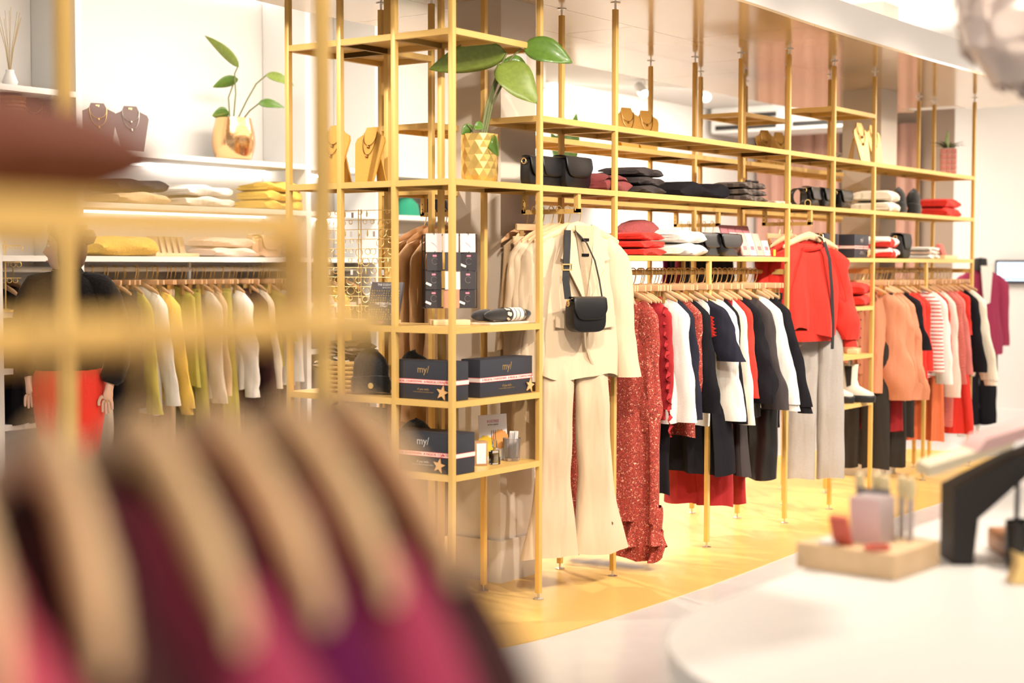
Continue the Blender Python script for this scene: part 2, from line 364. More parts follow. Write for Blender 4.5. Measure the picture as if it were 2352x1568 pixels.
def sleeve_mb(side, W=.2, drop=.075, Ln=.56, r0=.072, r1=.04, out=.05, fwd=0, seed=0, wr=.06, puff=0, flat=.42, cuffq=1.01, cuffr=.7):
    r = random.Random(seed*7+side+3); ph = [r.uniform(0, 6.28) for _ in range(6)]; N = 18; K = 24; R = []
    for k in range(K):
        q = k/(K-1); cx = side*(W-.045+.02*min(1, q*8)+out*q**1.15); z = -(drop*.62+Ln*q); cy = fwd*q*q
        rr = (r0+(r1-r0)*q+puff*math.exp(-((q-.82)/.14)**2))*math.sqrt(min(1, .18+q*9))
        if q > cuffq: rr *= cuffr
        rg = []
        for i in range(N):
            a = 2*math.pi*i/N; f = 1+wr*(math.sin(2*a+ph[0]+9*q)+.7*math.sin(3*a+ph[1]-14*q)+.6*math.sin(a*4+ph[2]+23*q))*min(1, q*4)
            x = cx+rr*f*math.cos(a); y = cy+rr*f*flat*math.sin(a)+.006*math.sin(7*q+ph[3]); zz = z-.35*(x-cx)*side*(1-min(1, q*5))
            rg.append((x, y, zz))
        R.append(rg)
    return MB().rings(R, True, True, False)
def ribband(side, W, drop, Ln, r1, out, fwd, h=.05, flat=.5):
    q0 = 1-h/Ln*.3; R = []
    for k in range(4):
        q = q0+(k/3)*(h/Ln); cx = side*(W-.025+out*q**1.15); R.append(ring(cx, fwd*q*q, -(drop*.62+Ln*q), r1*.72, r1*.72*flat*1.1, 18, 1))
    return MB().rings(R)
def collar_mb(h=.02, neck=.062, th=.016, dz=0, flare=0):
    R = []
    for k in range(5):
        q = k/4; R.append([(p[0], p[1], p[2]-(.014 if p[1] < 0 else 0)*(1-q*.3)) for p in ring(0, 0, dz-.006+h*q, neck*(1-.12*q)+flare*q, th*(1-.1*q)+flare*q*.5, 24, .9)])
    return MB().rings(R)
ZOFF = -.012
def top(kind, label, cat, loc, rz, m, seed, group=None, Ln=.6, W=.2, slv=.56, hem=.21, t=.03, out=.05, r0=.072, r1=.042, fold=.01, nf=4, puff=0, rib=None, collar=None, hang=True, hlabel=None, name='hanging_sweater', drop=.075, wr=.06, fwd=0, flat=.42, tail=0, waist=0):
    """loc = hanger neck position; garment empty at the neck"""
    g = thing(name, label, cat, (loc[0], loc[1], loc[2]), rz, group)
    body_mb(W, Ln, drop, hem, t, seed, fold, nf, waist=waist, tail=tail).build('body', m, g, (0, 0, ZOFF))
    if slv:
        for s in (-1, 1):
            o = sleeve_mb(s, W, drop, slv, r0, r1, out, fwd, seed, wr, puff, flat).build('sleeve', m, g, (0, 0, ZOFF))
            if rib: ribband(s, W, drop, slv, r1, out, fwd).build('cuff', rib, o)
    if rib:
        R = [ring(0, 0, -Ln+.002-.045*k/3, hem*(1-.05*k/3), t*(1.0-.05*k), 36, .8) for k in range(4)]
        MB().rings(R).build('hem_band', rib, g, (0, 0, ZOFF))
    if collar: collar_mb(*collar).build('collar', m, g, (0, 0, ZOFF))
    return g
def legs_mb(side, Ln=1.0, wt=.17, hemw=.12, t=.022, seed=0, kick=0, crease=.01, spread=.0):
    r = random.Random(seed+side*5); ph = [r.uniform(0, 6.28) for _ in range(4)]; N = 24; K = 26; R = []
    for k in range(K):
        q = k/(K-1); z = -Ln*q; rx = wt*.5+(hemw*.5*1.0-wt*.5)*sst(.1, 1, q)+kick*max(0, q-.6)**1.5
        cx = side*(wt*.5-.004+spread*q+.006*math.sin(3*q+ph[0])); rg = []
        for i in range(N):
            a = 2*math.pi*i/N; c, s = math.cos(a), math.sin(a)
            x = cx+rx*math.copysign(abs(c)**.85, c); y = (t*(.55+.45*min(1, q*3)))*math.copysign(abs(s)**.8, s)
            y -= crease*max(0, 1-abs(c)*2.2)*min(1, q*4)*(1 if s < 0 else -1)
            y += .006*math.sin(8*(x-cx)/rx*.5+ph[1]+3*q)+.004*math.sin(20*q+ph[2])*(1 if q > .2 else 0); rg.append((x, y, z+(.006*math.sin(2*a+ph[3]) if k == K-1 else 0)))
        R.append(rg)
    return MB().rings(R)
def pants(label, loc, rz, m, seed, group=None, Ln=1.0, wt=.18, hemw=.13, kick=0, cat='trousers', t=.022, crease=.01, name='hanging_trousers', band=True, spread=0):
    g = thing(name, label, cat, loc, rz, group)
    for s in (-1, 1): legs_mb(s, Ln, wt, hemw, t, seed, kick, crease, spread).build('leg', m, g, (0, 0, -.045))
    if band: MB().rings([ring(0, 0, -.04-.035*k, wt*.99, t*.75, 32, .8) for k in range(2)]).build('waistband', m, g)
    return g
def skirt(label, loc, rz, m, seed, group=None, Ln=.6, w0=.16, w1=.22, t=.03, fold=.014, nf=6, name='hanging_skirt'):
    g = thing(name, label, 'skirt', loc, rz, group)
    body_mb(w0, Ln, .02, w1, t, seed, fold, nf, neck=w0*.95).build('body', m, g, (0, 0, -.045))
    MB().rings([ring(0, 0, -.04-.03*k, w0*1.0, .014, 32, .8) for k in range(2)]).build('waistband', m, g)
    return g
# ---- fabrics
F_ = dict(
 beige=fab('beige', (.70, .54, .37), .2, .8, .1, 500, .05), brown=fab('camel', (.40, .22, .10)), black=fab('black', (.013, .012, .015)), navy=fab('navy', (.022, .022, .035)),
 white=fab('white', (.80, .76, .70), .2), cream=fab('cream', (.80, .70, .56), .3), red=fab('red', (.72, .035, .022), .25, .8), dred=fab('dark_red', (.34, .018, .022)), rust=fab('rust_red', (.32, .04, .022)),
 terra=fab('terracotta', (.62, .24, .13), .2, .7), olive=fab('olive', (.44, .38, .07)), yellow=fab('yellow', (.80, .52, .10)), taupe=fab('taupe', (.52, .42, .33)), ecru=fab('ecru', (.70, .60, .48)), sand=fab('sand', (.62, .44, .26)),
 char=fab('charcoal', (.055, .045, .045)), grey=fab('grey_denim', (.42, .38, .35), .1, .9, .4, 400, .25), dgrey=fab('dark_grey_denim', (.04, .034, .03), .1, .9, .4, 400, .25), magenta=fab('magenta', (.30, .028, .075)), plum=fab('plum', (.10, .008, .05)), dbrown=fab('dark_brown', (.045, .018, .018)), mauve=fab('berry', (.44, .055, .10)),
 pink=fab('dusty_pink', (.66, .19, .16)), blush=fab('blush', (.86, .66, .56)), maroon=fab('maroon', (.24, .05, .05)), burg=fab('burgundy', (.19, .02, .035)), mustard=fab('mustard_knit', (.80, .50, .09), .3, .9, .8, 120, .2), leather=mat('black_faux_leather', (.012, .011, .010), .3, 0, .1, 80, 0, .2))
F_['floral'] = pattern('red_floral', [(0, (.42, .06, .035)), (.40, (.10, .014, .014)), (.47, (.40, .045, .03)), (.60, (.50, .10, .06)), (.65, (.75, .56, .40))], 'noise', 120, .85, 1.2)
F_['stripe'] = pattern('red_white_stripe', [(0, (.82, .74, .68)), (.70, (.60, .06, .05))], 'wave', 13, .85, .6)
F_['zig'] = pattern('red_zigzag', [(0, (.55, .10, .08)), (.55, (.25, .03, .03)), (.68, (.62, .18, .14))], 'wave', 26, .85, 9)
F_['zebra'] = pattern('zebra_print', [(0, (.02, .018, .016)), (.5, (.78, .66, .50))], 'wave', 16, .85, 7)
F_['leopard'] = pattern('leopard_print', [(0, (.02, .018, .018)), (.42, (.75, .68, .62))], 'voronoi', 60, .85)
# ------------------------------------------------------------------ rail garments in the near rack (rows 2-5 of the frame)
NZ = RZ-HK
HG1 = 'wooden hangers packed on the near clothes rail'; HL1 = 'wooden clip hanger with gold hook on the rail under the glossy black bags'
HL1s = 'wooden shoulder hanger with gold hook on the rail under the glossy black bags'
def rk(u, dz=0): return (u, .143+rnd.uniform(-.006, .006), NZ+dz)
R90 = math.pi/2
G1 = 'clothes on the near rail of the gold shelving'
def rr(a=.06): return -R90+rnd.uniform(-a, a)
def R1(u, kind, label, mt, **k):
    rz = k.pop('rz', None); rz = rr() if rz is None else -R90+rz
    return top(kind, label, k.pop('cat', 'sweater'), rk(u), rz, mt, int(u*1000), G1, **k)
def hshirt(u, rz=0): return hanger('shirt', rk(u), -R90+rz, HL1s, HG1)
f = F_
# long patterned dress, nearest the cream suit
d = R1(1.40, 'dress', 'long red floral maxi dress with ruffled hem beside the cream suit', f['floral'], cat='dress', name='hanging_dress', Ln=1.06, hem=.25, t=.06, slv=.60, r0=.062, r1=.05, puff=.03, fold=.02, nf=5, out=.0, rz=.05)
for i, (dz, h, w0) in enumerate(((-.99, .19, .255), (-1.10, .14, .262))):
    body_mb(w0, h, .01, w0+.012, .066, 40+i, .028, 9, neck=w0*.985, hemwave=.012).build('ruffle_tier', f['floral'], d, (0, 0, dz))
hshirt(1.40); hshirt(1.45)
s = R1(1.50, 'knit', 'dark red knit sweater with a frilled sleeve edge on the near rail', f['dred'], Ln=.60, out=.03, slv=.50, rz=.04)
fr = MB(); 
for k in range(34):
    q = k/33; x = -(.2-.03+.03*q); z = -.09-.60*q; fr.add([(x-.012, -.02, z), (x-.012-.014*math.cos(k*2.1), -.035+.012*math.sin(k*2.1), z-.006), (x-.01, -.018, z-.022), (x+.004, -.03, z-.01)], [(0, 1, 2, 3)])
R = []
for k in range(60):
    q = k/59; x = .2-.0+.035*q; z = -.085-.60*q; R.append([(x+.004, -.012, z), (x+.02+.006*math.sin(k*1.9), -.022+.016*math.sin(k*1.3), z), (x+.012, -.03+.01*math.sin(k*1.3+1), z)])
MB().rings(R, False).build('ruffle_trim', f['dred'], s)
hshirt(1.50)
pants('rust red wide trousers hanging low behind the red floral dress', rk(1.57), rr(), f['rust'], 11, G1, Ln=1.02, wt=.16, hemw=.16, t=.02)
hanger('clip', rk(1.57), -R90+.03, HL1, HG1)
R1(1.64, 'knit', 'off-white fluffy knit sweater after the dark red frilled knit', f['white'], Ln=.62, out=.06, slv=.57, r0=.075, r1=.06, t=.045, rz=.03); hshirt(1.64)
R1(1.72, 'card', 'navy ribbed cardigan with frilled cuff hanging beside the off-white knit', f['navy'], Ln=.60, out=.07, slv=.56, r1=.05, puff=.012, t=.04); hshirt(1.72)
R1(1.78, 'shirt', 'red floral blouse squeezed between two dark cardigans on the near rail', f['floral'], cat='blouse', Ln=.70, out=.03, slv=.50, t=.03); hshirt(1.78)
R1(1.86, 'card', 'black fine-knit cardigan with wavy cuffs on the near rail', f['black'], Ln=.62, out=.09, slv=.54, r0=.08, r1=.06, t=.04, puff=.01, rz=-.05); hshirt(1.86)
s = R1(1.95, 'blouse', 'white sleeveless top with red frilled arm trim on the near rail', f['white'], cat='top', Ln=.66, slv=0, t=.03, name='hanging_shirt')
for q in range(2):
    R = []
    for k in range(20):
        e = k/19; R.append([(.16+.05*e, -.02, -.12-.1*q*2.4-.10*e), (.235+.02*math.sin(k*1.7)+.02*e, -.055, -.14-.24*q-.09*e), (.19+.02*e, -.045, -.20-.24*q-.05*e)])
    MB().rings(R, False).build('red_frill', f['red'], s)
hshirt(1.95)
R1(2.02, 'tee', 'navy short-sleeved knit top with flared cuff on the near rail', f['navy'], cat='top', Ln=.58, out=.13, slv=.30, r0=.08, r1=.075, t=.03, name='hanging_shirt'); hshirt(2.02)
R1(2.09, 'blouse', 'white cotton blouse with wide creased sleeve on the near rail', f['white'], cat='blouse', Ln=.64, out=.07, slv=.60, r0=.085, r1=.07, t=.035, wr=.09, rz=.04, name='hanging_blouse'); hshirt(2.09)
R1(2.17, 'knit', 'black slim knit pullover after the white cotton blouse', f['black'], Ln=.64, out=.08, slv=.62, r1=.05, t=.03); hshirt(2.17)
R1(2.24, 'knit', 'thin cream pullover wedged between black and red knits', f['cream'], Ln=.62, out=.09, slv=.63, r1=.045, t=.025); hshirt(2.24)
R1(2.29, 'knit', 'red thin knit pullover next to black satin blouse', f['red'], Ln=.60, out=.08, slv=.50, r1=.045, t=.025); hshirt(2.29)
R1(2.39, 'blouse', 'black blouse with gathered balloon sleeve on the near rail', f['black'], cat='blouse', Ln=.64, out=.11, slv=.53, r0=.08, r1=.075, puff=.02, t=.04, wr=.1, name='hanging_blouse', rz=-.04); hshirt(2.39)
R1(2.49, 'blouse', 'black gathered blouse just before the white sweatshirt', f['char'], cat='blouse', Ln=.66, out=.12, slv=.57, r0=.085, r1=.07, puff=.012, t=.04, name='hanging_blouse'); hshirt(2.49)
R1(2.60, 'sweat', 'white sweatshirt with long ribbed cuff near the red sweatshirt', f['white'], Ln=.58, out=.15, slv=.55, r0=.085, r1=.058, t=.045, rib=f['white'], rz=.03, name='hanging_sweatshirt', cat='sweatshirt'); hshirt(2.60)
R1(2.71, 'sweat', 'black sweatshirt at the far end of the near rail', f['black'], Ln=.60, out=.17, slv=.57, r0=.085, r1=.058, t=.045, rib=f['black'], name='hanging_sweatshirt', cat='sweatshirt'); hshirt(2.71)
# lower garments clipped behind
skirt('black pleated skirt showing below the sweaters on the near rail', rk(2.12, -.02), rr(), f['black'], 3, G1, Ln=.86, w0=.17, w1=.25, t=.09, fold=.03)
skirt('black crepe skirt with uneven hem above the red trousers', rk(2.36, -.02), rr(), f['char'], 4, G1, Ln=.90, w0=.17, w1=.24, t=.07, fold=.026)
pants('pair of cropped dark red trousers hanging below the black pleated skirt', rk(2.20, -.02), -R90+.06, f['dred'], 21, G1, Ln=1.04, wt=.19, hemw=.2, t=.03, crease=.02)
pants('cropped bright dark red trousers beside the black faux leather ones', rk(2.52, -.02), -R90-.5, f['dred'], 22, G1, Ln=1.06, wt=.18, hemw=.2, t=.03, crease=.02)
pants('black faux leather trousers with a long split hem', rk(2.78, .0), -R90-.1, f['leather'], 23, G1, Ln=.99, wt=.17, hemw=.17, t=.04, crease=.012)
pants('black trousers gathered in gold clips beside the red sweatshirt', rk(2.84, .0), -R90+.02, f['black'], 24, G1, Ln=.72, wt=.16, hemw=.14, t=.03)
pants('black straight trousers hanging behind the dark red knit', rk(1.69, -.02), rr(), f['black'], 25, G1, Ln=.92, wt=.15, hemw=.13)
for i in range(34):
    u = 1.24+i*.0478+rnd.uniform(-.012, .012)
    hanger('clip' if i % 5 else 'shirt', rk(u), -R90+rnd.uniform(-.16, .16), HL1 if i % 5 else HL1s, HG1)
# ------------------------------------------------------------------ far rack (rows 7-10)
HG2 = 'wooden hangers packed on the far clothes rail'; HL2 = 'wooden clip hanger with gold hook on the far rail near the white wall'; HL2s = 'wooden shoulder hanger with gold hook on the far rail near the white wall'
G2 = 'clothes on the far rail of the gold shelving'
def R2(u, kind, label, mt, **k):
    rz = k.pop('rz', None); rz = rr() if rz is None else -R90+rz
    k.setdefault('hang', 0); hanger('shirt', rk(u), rz, HL2s, HG2)
    return top(kind, label, k.pop('cat', 'sweater'), rk(u), rz, mt, int(u*1000)+5, G2, **k)
for i, (u, lb) in enumerate(((4.27, 'terracotta button blouse facing outward first on the far rail'), (4.36, 'terracotta gathered blouse tucked second on the far rail'), (4.44, 'terracotta blouse with ruffled cuff third on the far rail'))):
    b = R2(u, 'blouse', lb, f['terra'], cat='blouse', Ln=.66+.03*i, out=.06+.02*i, slv=.66, r0=.09, r1=.075, puff=.03, t=.05, wr=.12, fold=.02, collar=(.03,), name='hanging_blouse', rz=(.42, .25, .12)[i])
    if i == 0:
        MB().box(-.018, .018, -.049, -.046, -.56, -.03).build('button_placket', f['terra'], b)
        for k in range(9): MB().lathe([(.005, 0), (.005, .002), (0, .003)], 10).build('button', f['maroon'], b, (0, -.05, -.06-.055*k), (R90, 0, 0))
R2(4.56, 'tee', 'black short-sleeved top between terracotta and red on the far rail', f['black'], cat='top', Ln=.5, out=.10, slv=.36, r0=.085, r1=.075, name='hanging_shirt')
R2(4.66, 'sweat', 'bright red sweater first of two on the far rail', f['red'], Ln=.62, out=.05, slv=.56, r0=.085, r1=.06, t=.045, rib=f['red'])
R2(4.76, 'sweat', 'bright red sweater second of two on the far rail', f['red'], Ln=.60, out=.06, slv=.50, r0=.085, r1=.06, t=.045)
pants('grey denim trousers clipped beside the striped shirt', rk(4.84), rr(), f['dgrey'], 31, G2, Ln=.95, wt=.15, hemw=.14)
hanger('clip', rk(4.84), -R90, HL2, HG2)
R2(4.93, 'shirt', 'red and white striped knit with open sleeve on the far rail', f['stripe'], Ln=.6, out=.06, slv=.52, r0=.085, r1=.06, t=.045)
R2(5.04, 'knit', 'white knit sweater beside the red and white stripes', f['white'], Ln=.6, out=.08, slv=.60, r0=.085, r1=.06, t=.05)
R2(5.12, 'knit', 'slim red knit between two white sweaters on the far rail', f['red'], Ln=.62, out=.06, slv=.45, t=.025, r1=.05)
R2(5.22, 'knit', 'blush white fuzzy sweater on the far rail', f['blush'], Ln=.66, out=.07, slv=.70, r0=.085, r1=.06, t=.05)
R2(5.33, 'dress', 'red zigzag patterned dress on the far rail', f['zig'], cat='dress', Ln=.95, out=.06, slv=.62, r0=.075, r1=.065, t=.04, name='hanging_dress')
R2(5.43, 'knit', 'dusty pink sweater with dark inner on the far rail', f['pink'], Ln=.6, out=.09, slv=.56, r0=.07, r1=.05, t=.03)
R2(5.54, 'coat', 'bright red flared dress near the end of the far rail', f['red'], cat='dress', Ln=1.02, hem=.28, out=.05, slv=.3, t=.05, nf=5, fold=.02, name='hanging_dress')
R2(5.66, 'blazer', 'black tailored blazer next to last on the far rail', f['black'], cat='blazer', Ln=.64, out=.09, slv=.56, r0=.075, r1=.06, t=.045, collar=(.02,), name='hanging_blazer')
R2(5.78, 'knit', 'cream knit sweater last on the far rail by the wall', f['cream'], Ln=.6, out=.13, slv=.62, r0=.085, r1=.06, t=.05, rib=f['cream'])
pants('dark frayed jeans hanging low beneath the terracotta blouses', rk(4.30, -.02), -R90+.2, f['dgrey'], 32, G2, Ln=1.08, wt=.19, hemw=.17, t=.03)
pants('dark charcoal frayed jeans hanging below the red sweaters', rk(4.62, -.02), -R90+.1, f['dgrey'], 33, G2, Ln=1.10, wt=.17, hemw=.16, t=.03)
skirt('dark red frayed skirt below the terracotta blouses', rk(4.48, -.02), rr(), f['dred'], 34, G2, Ln=.86, w0=.16, w1=.2)
skirt('orange red pleated skirt below the white sweaters', rk(5.14, -.02), rr(), fab('orange_red', (.70, .16, .06)), 35, G2, Ln=.98, w0=.16, w1=.22, t=.05, fold=.02)
for i in range(26):
    u = 4.17+i*.062+rnd.uniform(-.012, .012)
    hanger('clip' if i % 4 else 'shirt', rk(u), -R90+rnd.uniform(-.15, .15), HL2 if i % 4 else HL2s, HG2)
# ------------------------------------------------------------------ face-out garments on the brackets
def strip(P, wv, th, name, m, par):      # flat band through points P (Vectors), half-width vector wv, thickness along y
    R = []
    for p in P:
        p = np.array(p, float); a = np.array(wv, float); n = np.array([0, -th, 0])
        R.append([p-a, p+a, p+a+n, p-a+n])
    return MB().rings(R, True, True, True).build(name, m, par)
def blazer(label, loc, rz, m, seed, front=True, Ln=.62, group=None, W=.215):
    g = thing('hanging_blazer', label, 'blazer', loc, rz, group)
    body_mb(W-.01, Ln, .065, .205, .052, seed, .009, 3, neck=.07, hemwave=.012, waist=.018).build('body', m, g, (0, 0, ZOFF))
    for s in (-1, 1):
        o = sleeve_mb(s, W, .065, .60, .072, .056, .075, -.02, seed, .05, 0, .7).build('sleeve', m, g, (0, 0, ZOFF))
    if front:
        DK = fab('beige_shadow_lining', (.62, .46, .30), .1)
        # dark V opening, lapels, front edge, pocket flaps, buttons
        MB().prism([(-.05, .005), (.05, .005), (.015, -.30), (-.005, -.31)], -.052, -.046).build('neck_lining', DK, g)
        for s in (-1, 1):
            v = [(s*.058, -.02, .012), (s*.082, -.034, .0), (s*.118, -.056, -.115), (s*.128, -.058, -.135), (s*.098, -.06, -.145), (s*.10, -.061, -.165), (s*.012, -.066, -.315), (s*.000, -.062, -.325), (s*.034, -.056, -.15), (s*.045, -.05, -.05)]
            b = MB(); n = len(v); b.add(v+[(x, y+.006, z) for x, y, z in v], [tuple(range(n)), tuple(range(2*n-1, n-1, -1))]+[(i, i+n, (i+1) % n+n, (i+1) % n) for i in range(n)])
            b.build('lapel', m, g, smooth=30)
            MB().prism([(s*.07, -.392), (s*.155, -.38), (s*.155, -.425), (s*.07, -.437)], -.062, -.054).build('pocket_flap', m, g)
        R = []
        for k in range(12):
            q = k/11; x = .004+.06*max(0, q-.55)**2*4; z = -.32-.30*q+.05*max(0, q-.8); R.append([(x-.004, -.058-.006*math.sin(3*q), z), (x+.004, -.062-.006*math.sin(3*q), z), (x+.004, -.05, z)])
        MB().rings(R).build('front_edge', m, g)
        for z in (-.335, -.42): MB().lathe([(.009, 0), (.009, .003), (0, .004)], 14).build('button', fab('brown_button', (.16, .08, .05)), g, (.02, -.064, z), (R90, 0, 0))
        for i, z in enumerate((-.055, -.12)): MB().box(-.018, .018, -.056, -.053, z-.006, z+.006).build('brand_tag', f['black'], g)
    return g
BH = 'wooden shoulder hanger on the bracket holding the cream suits'; BHG = 'hangers on the cream suit bracket'
def brk(x, y): return (x, y, BRZ+.01-HK)
BX = 1.5*U; BR = -.38
G3 = 'cream suits on the first bracket'
blazer('cream single-breasted blazer displayed in front with a black crossbody bag', brk(BX, .0), BR, f['beige'], 51, True, .63)
hanger('shirt', brk(BX, .0), BR, 'pale wooden hanger of the front cream blazer', BHG, True)
blazer('cream blazer hanging directly behind the front one', brk(BX, .055), BR*.6, f['beige'], 52, False, .63, G3); hanger('shirt', brk(BX, .055), BR*.6, BH, BHG)
blazer('cream blazer third on the suit bracket', brk(BX, .10), BR*.4, f['beige'], 53, False, .63, G3); hanger('shirt', brk(BX, .10), BR*.4, BH, BHG)
blazer('cream blazer last in the row on the suit bracket', brk(BX, .14), BR*.3, f['beige'], 54, False, .63, G3); hanger('shirt', brk(BX, .14), BR*.3, BH, BHG)
hanger('clip', brk(BX, .19), -.1, 'wooden clip hanger holding beige trousers behind the cream blazers', BHG)
pants('beige trousers clipped behind the cream blazers beside the column', brk(BX, .19), -.1, f['sand'], 55, None, Ln=.98, wt=.19, hemw=.2, t=.03)
for i, (yy, lb) in enumerate(((.235, 'sleeveless beige waistcoat on a bare shoulder hanger behind the suits'), (.275, 'rearmost sleeveless beige waistcoat against the column'))):
    v = thing('hanging_waistcoat', lb, 'waistcoat', brk(BX, yy), .12-.1*i)
    body_mb(.165, .50, .05, .21, .035, 57+i, .008, 3, neck=.05).build('body', f['sand'], v, (0, 0, -.03))
    hanger('shirt', brk(BX, yy), .12-.1*i, 'wooden shoulder hanger sticking out of a beige waistcoat', BHG)
# suit trousers under the front blazer
t_ = pants('wide cream suit trousers hanging under the front cream blazer', (BX-.015, .0, 1.13), BR, f['beige'], 56, None, Ln=.93, wt=.165, hemw=.155, t=.05, crease=.028, spread=.055, kick=.26)
for s in (1,): MB().lathe([(.008, 0), (.008, .003), (0, .004)], 12).build('hem_button', fab('brown_button', (.16, .08, .05)), t_, (.15, -.06, -.85), (R90, 0, 0))
# crossbody bag on the blazer
def bag(label, loc, rz, w=.19, h=.135, d=.055, m=None, flap=.62, name='shoulder_bag', group=None, rings=True, shape='round', stripe=False):
    m = m or BLACKL; g = thing(name, label, 'handbag', loc, rz, group)
    R = []; n = 40
    for k, (yy, sc_) in enumerate(((-d, .0), (-d, .90), (-d*.92, .97), (-d*.6, 1), (d*.6, 1), (d*.92, .97), (d, .9), (d, 0))):
        rg = []
        for i in range(n):
            a = 2*math.pi*i/n; c, s = math.cos(a), math.sin(a); e = .42 if s < 0 else .30
            x = w/2*math.copysign(abs(c)**e, c)*sc_; z = h/2+h/2*math.copysign(abs(s)**(.55 if s < 0 else .35), s)*sc_
            rg.append((x*(1+.03*math.cos(a*1)), yy*(1-.25*max(0, s)), z))
        R.append(rg)
    MB().rings(R).build('body', m, g)
    # flap: curved sheet over the top front
    R = []; K = 14
    for k in range(K):
        q = k/(K-1)
        if q < .3: yy = d*.7-(d*1.55)*(q/.3); z = h*1.005+.004*math.sin(q/.3*math.pi)
        else: e = (q-.3)/.7; yy = -d*.86-.008*math.sin(e*2.2); z = h*(1.0-flap*e)
        e = max(0, (q-.3)/.7); half = w/2*.985*(1-.30*max(0, e-.55)**1.5*2.2)
        R.append([(half*(-1+2*i/16), yy-.004, z+(h*.10*(1-math.sqrt(max(0, 1-(abs(-1+2*i/16))**3)))*e)) for i in range(17)])
    fl = MB().rings(R, False); o = fl.build('flap', m, g); sd = o.modifiers.new('thick', 'SOLIDIFY'); sd.thickness = .004
    if rings:
        for s in (-1, 1):
            MB().tube([(0, .011*math.cos(a), .011*math.sin(a)) for a in np.linspace(0, 2*math.pi, 17)], .0022, 6, False).build('ring', GOLDM, g, (s*(w/2+.004), 0, h*.86))
    return g
bg = bag('small black leather crossbody bag hung over the front cream blazer', (.775, -.105, 1.118), BR, .17, .142, .035)
def band(P, w_, nrm, name, m, par):
    R = []
    for p in P:
        p = np.array(p); a = np.array(w_); n = np.array(nrm); R.append([p-a-n, p+a-n, p+a+n, p-a+n])
    return MB().rings(R, True, True, True).build(name, m, par)
WEB = mat('black_webbing', (.014, .014, .016), .7, 0, .5, 250)
st = band([(-.088, 0, .14), (-.092, .012, .22), (-.082, .022, .30), (-.058, .05, .385), (-.03, .09, .43)], (.018, .002, 0), (0, .0018, 0), 'strap', WEB, bg)
band([(.088, 0, .14), (.086, .02, .22), (.070, .03, .30), (.045, .055, .375), (.01, .09, .43)], (.009, .009, 0), (-.001, .0015, 0), 'strap', WEB, bg)
b = MB()
for z in (.262, .285): b.box(-.110, -.062, .010, .016, z-.003, z+.003)
for x in (-.110, -.065): b.box(x, x+.004, .010, .016, .262, .285)
b.build('buckle', GOLDM, st)
for s in (-1, 1): MB().tube([(s*.088, 0, .14), (s*.088, -.002, .128), (s*.088, 0, .118)], .004, 8).build('clasp', GOLDM, bg)
# brown coats on the back bracket
for i, (yy, kind, lb) in enumerate(((2.98*V, 1, 'camel long coat on the back bracket behind the earring cards'), (2.78*V, 1, 'camel coat second on the back bracket'), (2.55*V, 1, 'camel coat third on the back bracket beside the near column'), (2.3*V, 0, 'dark tan coat innermost on the back bracket'))):
    top('coat', lb, 'coat', brk(BX, yy), .05*(i-1), f['brown'] if kind else fab('tan', (.46, .28, .15)), 60+i, 'camel coats on the back bracket', Ln=.86 if i else .95, W=.2, slv=.62, r0=.08, r1=.06, t=.05, fold=.015, name='hanging_coat', hem=.23, out=.03)
    hanger('shirt', brk(BX, yy), .05*(i-1), 'dark wooden hanger holding a camel coat on the back bracket', 'hangers on the back bracket')
pants('camel wide trousers reaching almost to the floor behind the column', (BX, 2.7*V, 1.25), .05, f['brown'], 66, None, Ln=1.0, wt=.19, hemw=.22, t=.035)
pants('tan wool trousers hanging deeper on the back bracket', (BX-.02, 2.35*V, 1.25), .1, fab('tan', (.46, .28, .15)), 67, None, Ln=1.02, wt=.17, hemw=.2, t=.035)
# red sweatshirt display
SX = 5.5*U; SR = -.36
def redsweat(label, y, rz, seed, front):
    g = thing('hanging_sweatshirt', label, 'sweatshirt', (SX-.02, y, BRZ+.01-HK-.03), rz)
    body_mb(.215, .50, .075, .205, .085, seed, .026, 3, neck=.085, hemwave=.03).build('body', f['red'], g)
    for s in (-1, 1):
        o = sleeve_mb(s, .225, .075, .50, .092, .062, .085, -.03, seed, .09, .025, .75).build('sleeve', f['red'], g)
        ribband(s, .225, .075, .50, .066, .085, -.03, .06, .7).build('cuff', f['red'], o)
    MB().rings([ring(0, 0, -.49-.06*k/3, .19-.008*k, .085-.004*k, 40, .8) for k in range(4)]).build('hem_band', f['red'], g)
    R = []
    for k in range(7):
        a = 2*math.pi*k/6; R.append([(x*(1+.10*math.cos(a)), y_*(1+.35*math.cos(a))-.004, -.005-.045*(y_ < 0)*abs(math.sin(math.pi*(i/28)))+.014*math.sin(a)) for i, (x, y_, z) in enumerate(ring(0, 0, 0, .092, .05, 28, 1))])
    MB().rings(R).build('collar', f['red'], g)
    if front:
        for s in (-1, 1):
            MB().tube([(s*.085, -.052, -.03), (s*.15, -.075, -.14), (s*.20, -.078, -.27), (s*.225, -.07, -.33)], .0028, 6).build('raglan_seam', f['red'], g)
    return g
redsweat('bright red crew-neck sweatshirt displayed face-out with a black strap', .0, SR, 71, True); hanger('shirt', (SX-.02, .0, BRZ+.01-HK), SR, 'pale wooden hanger of the displayed red sweatshirt', None, True)
redsweat('bright red sweatshirt hanging just behind the displayed one', .11, SR*.5, 72, False); hanger('shirt', (SX-.02, .11, BRZ+.01-HK), SR*.5, 'wooden hanger of the second red sweatshirt', None)
sb = thing('bag_strap', 'long black webbing strap hanging down the front of the red sweatshirt', 'strap', (SX-.02, -.09, 1.56), SR)
band([(.02, .06, .0), (.022, .02, -.03), (.03, -.012, -.12), (.045, -.02, -.3), (.055, -.02, -.48), (.052, -.02, -.62)], (.012, .001, 0), (0, .0015, 0), 'webbing', WEB, sb)
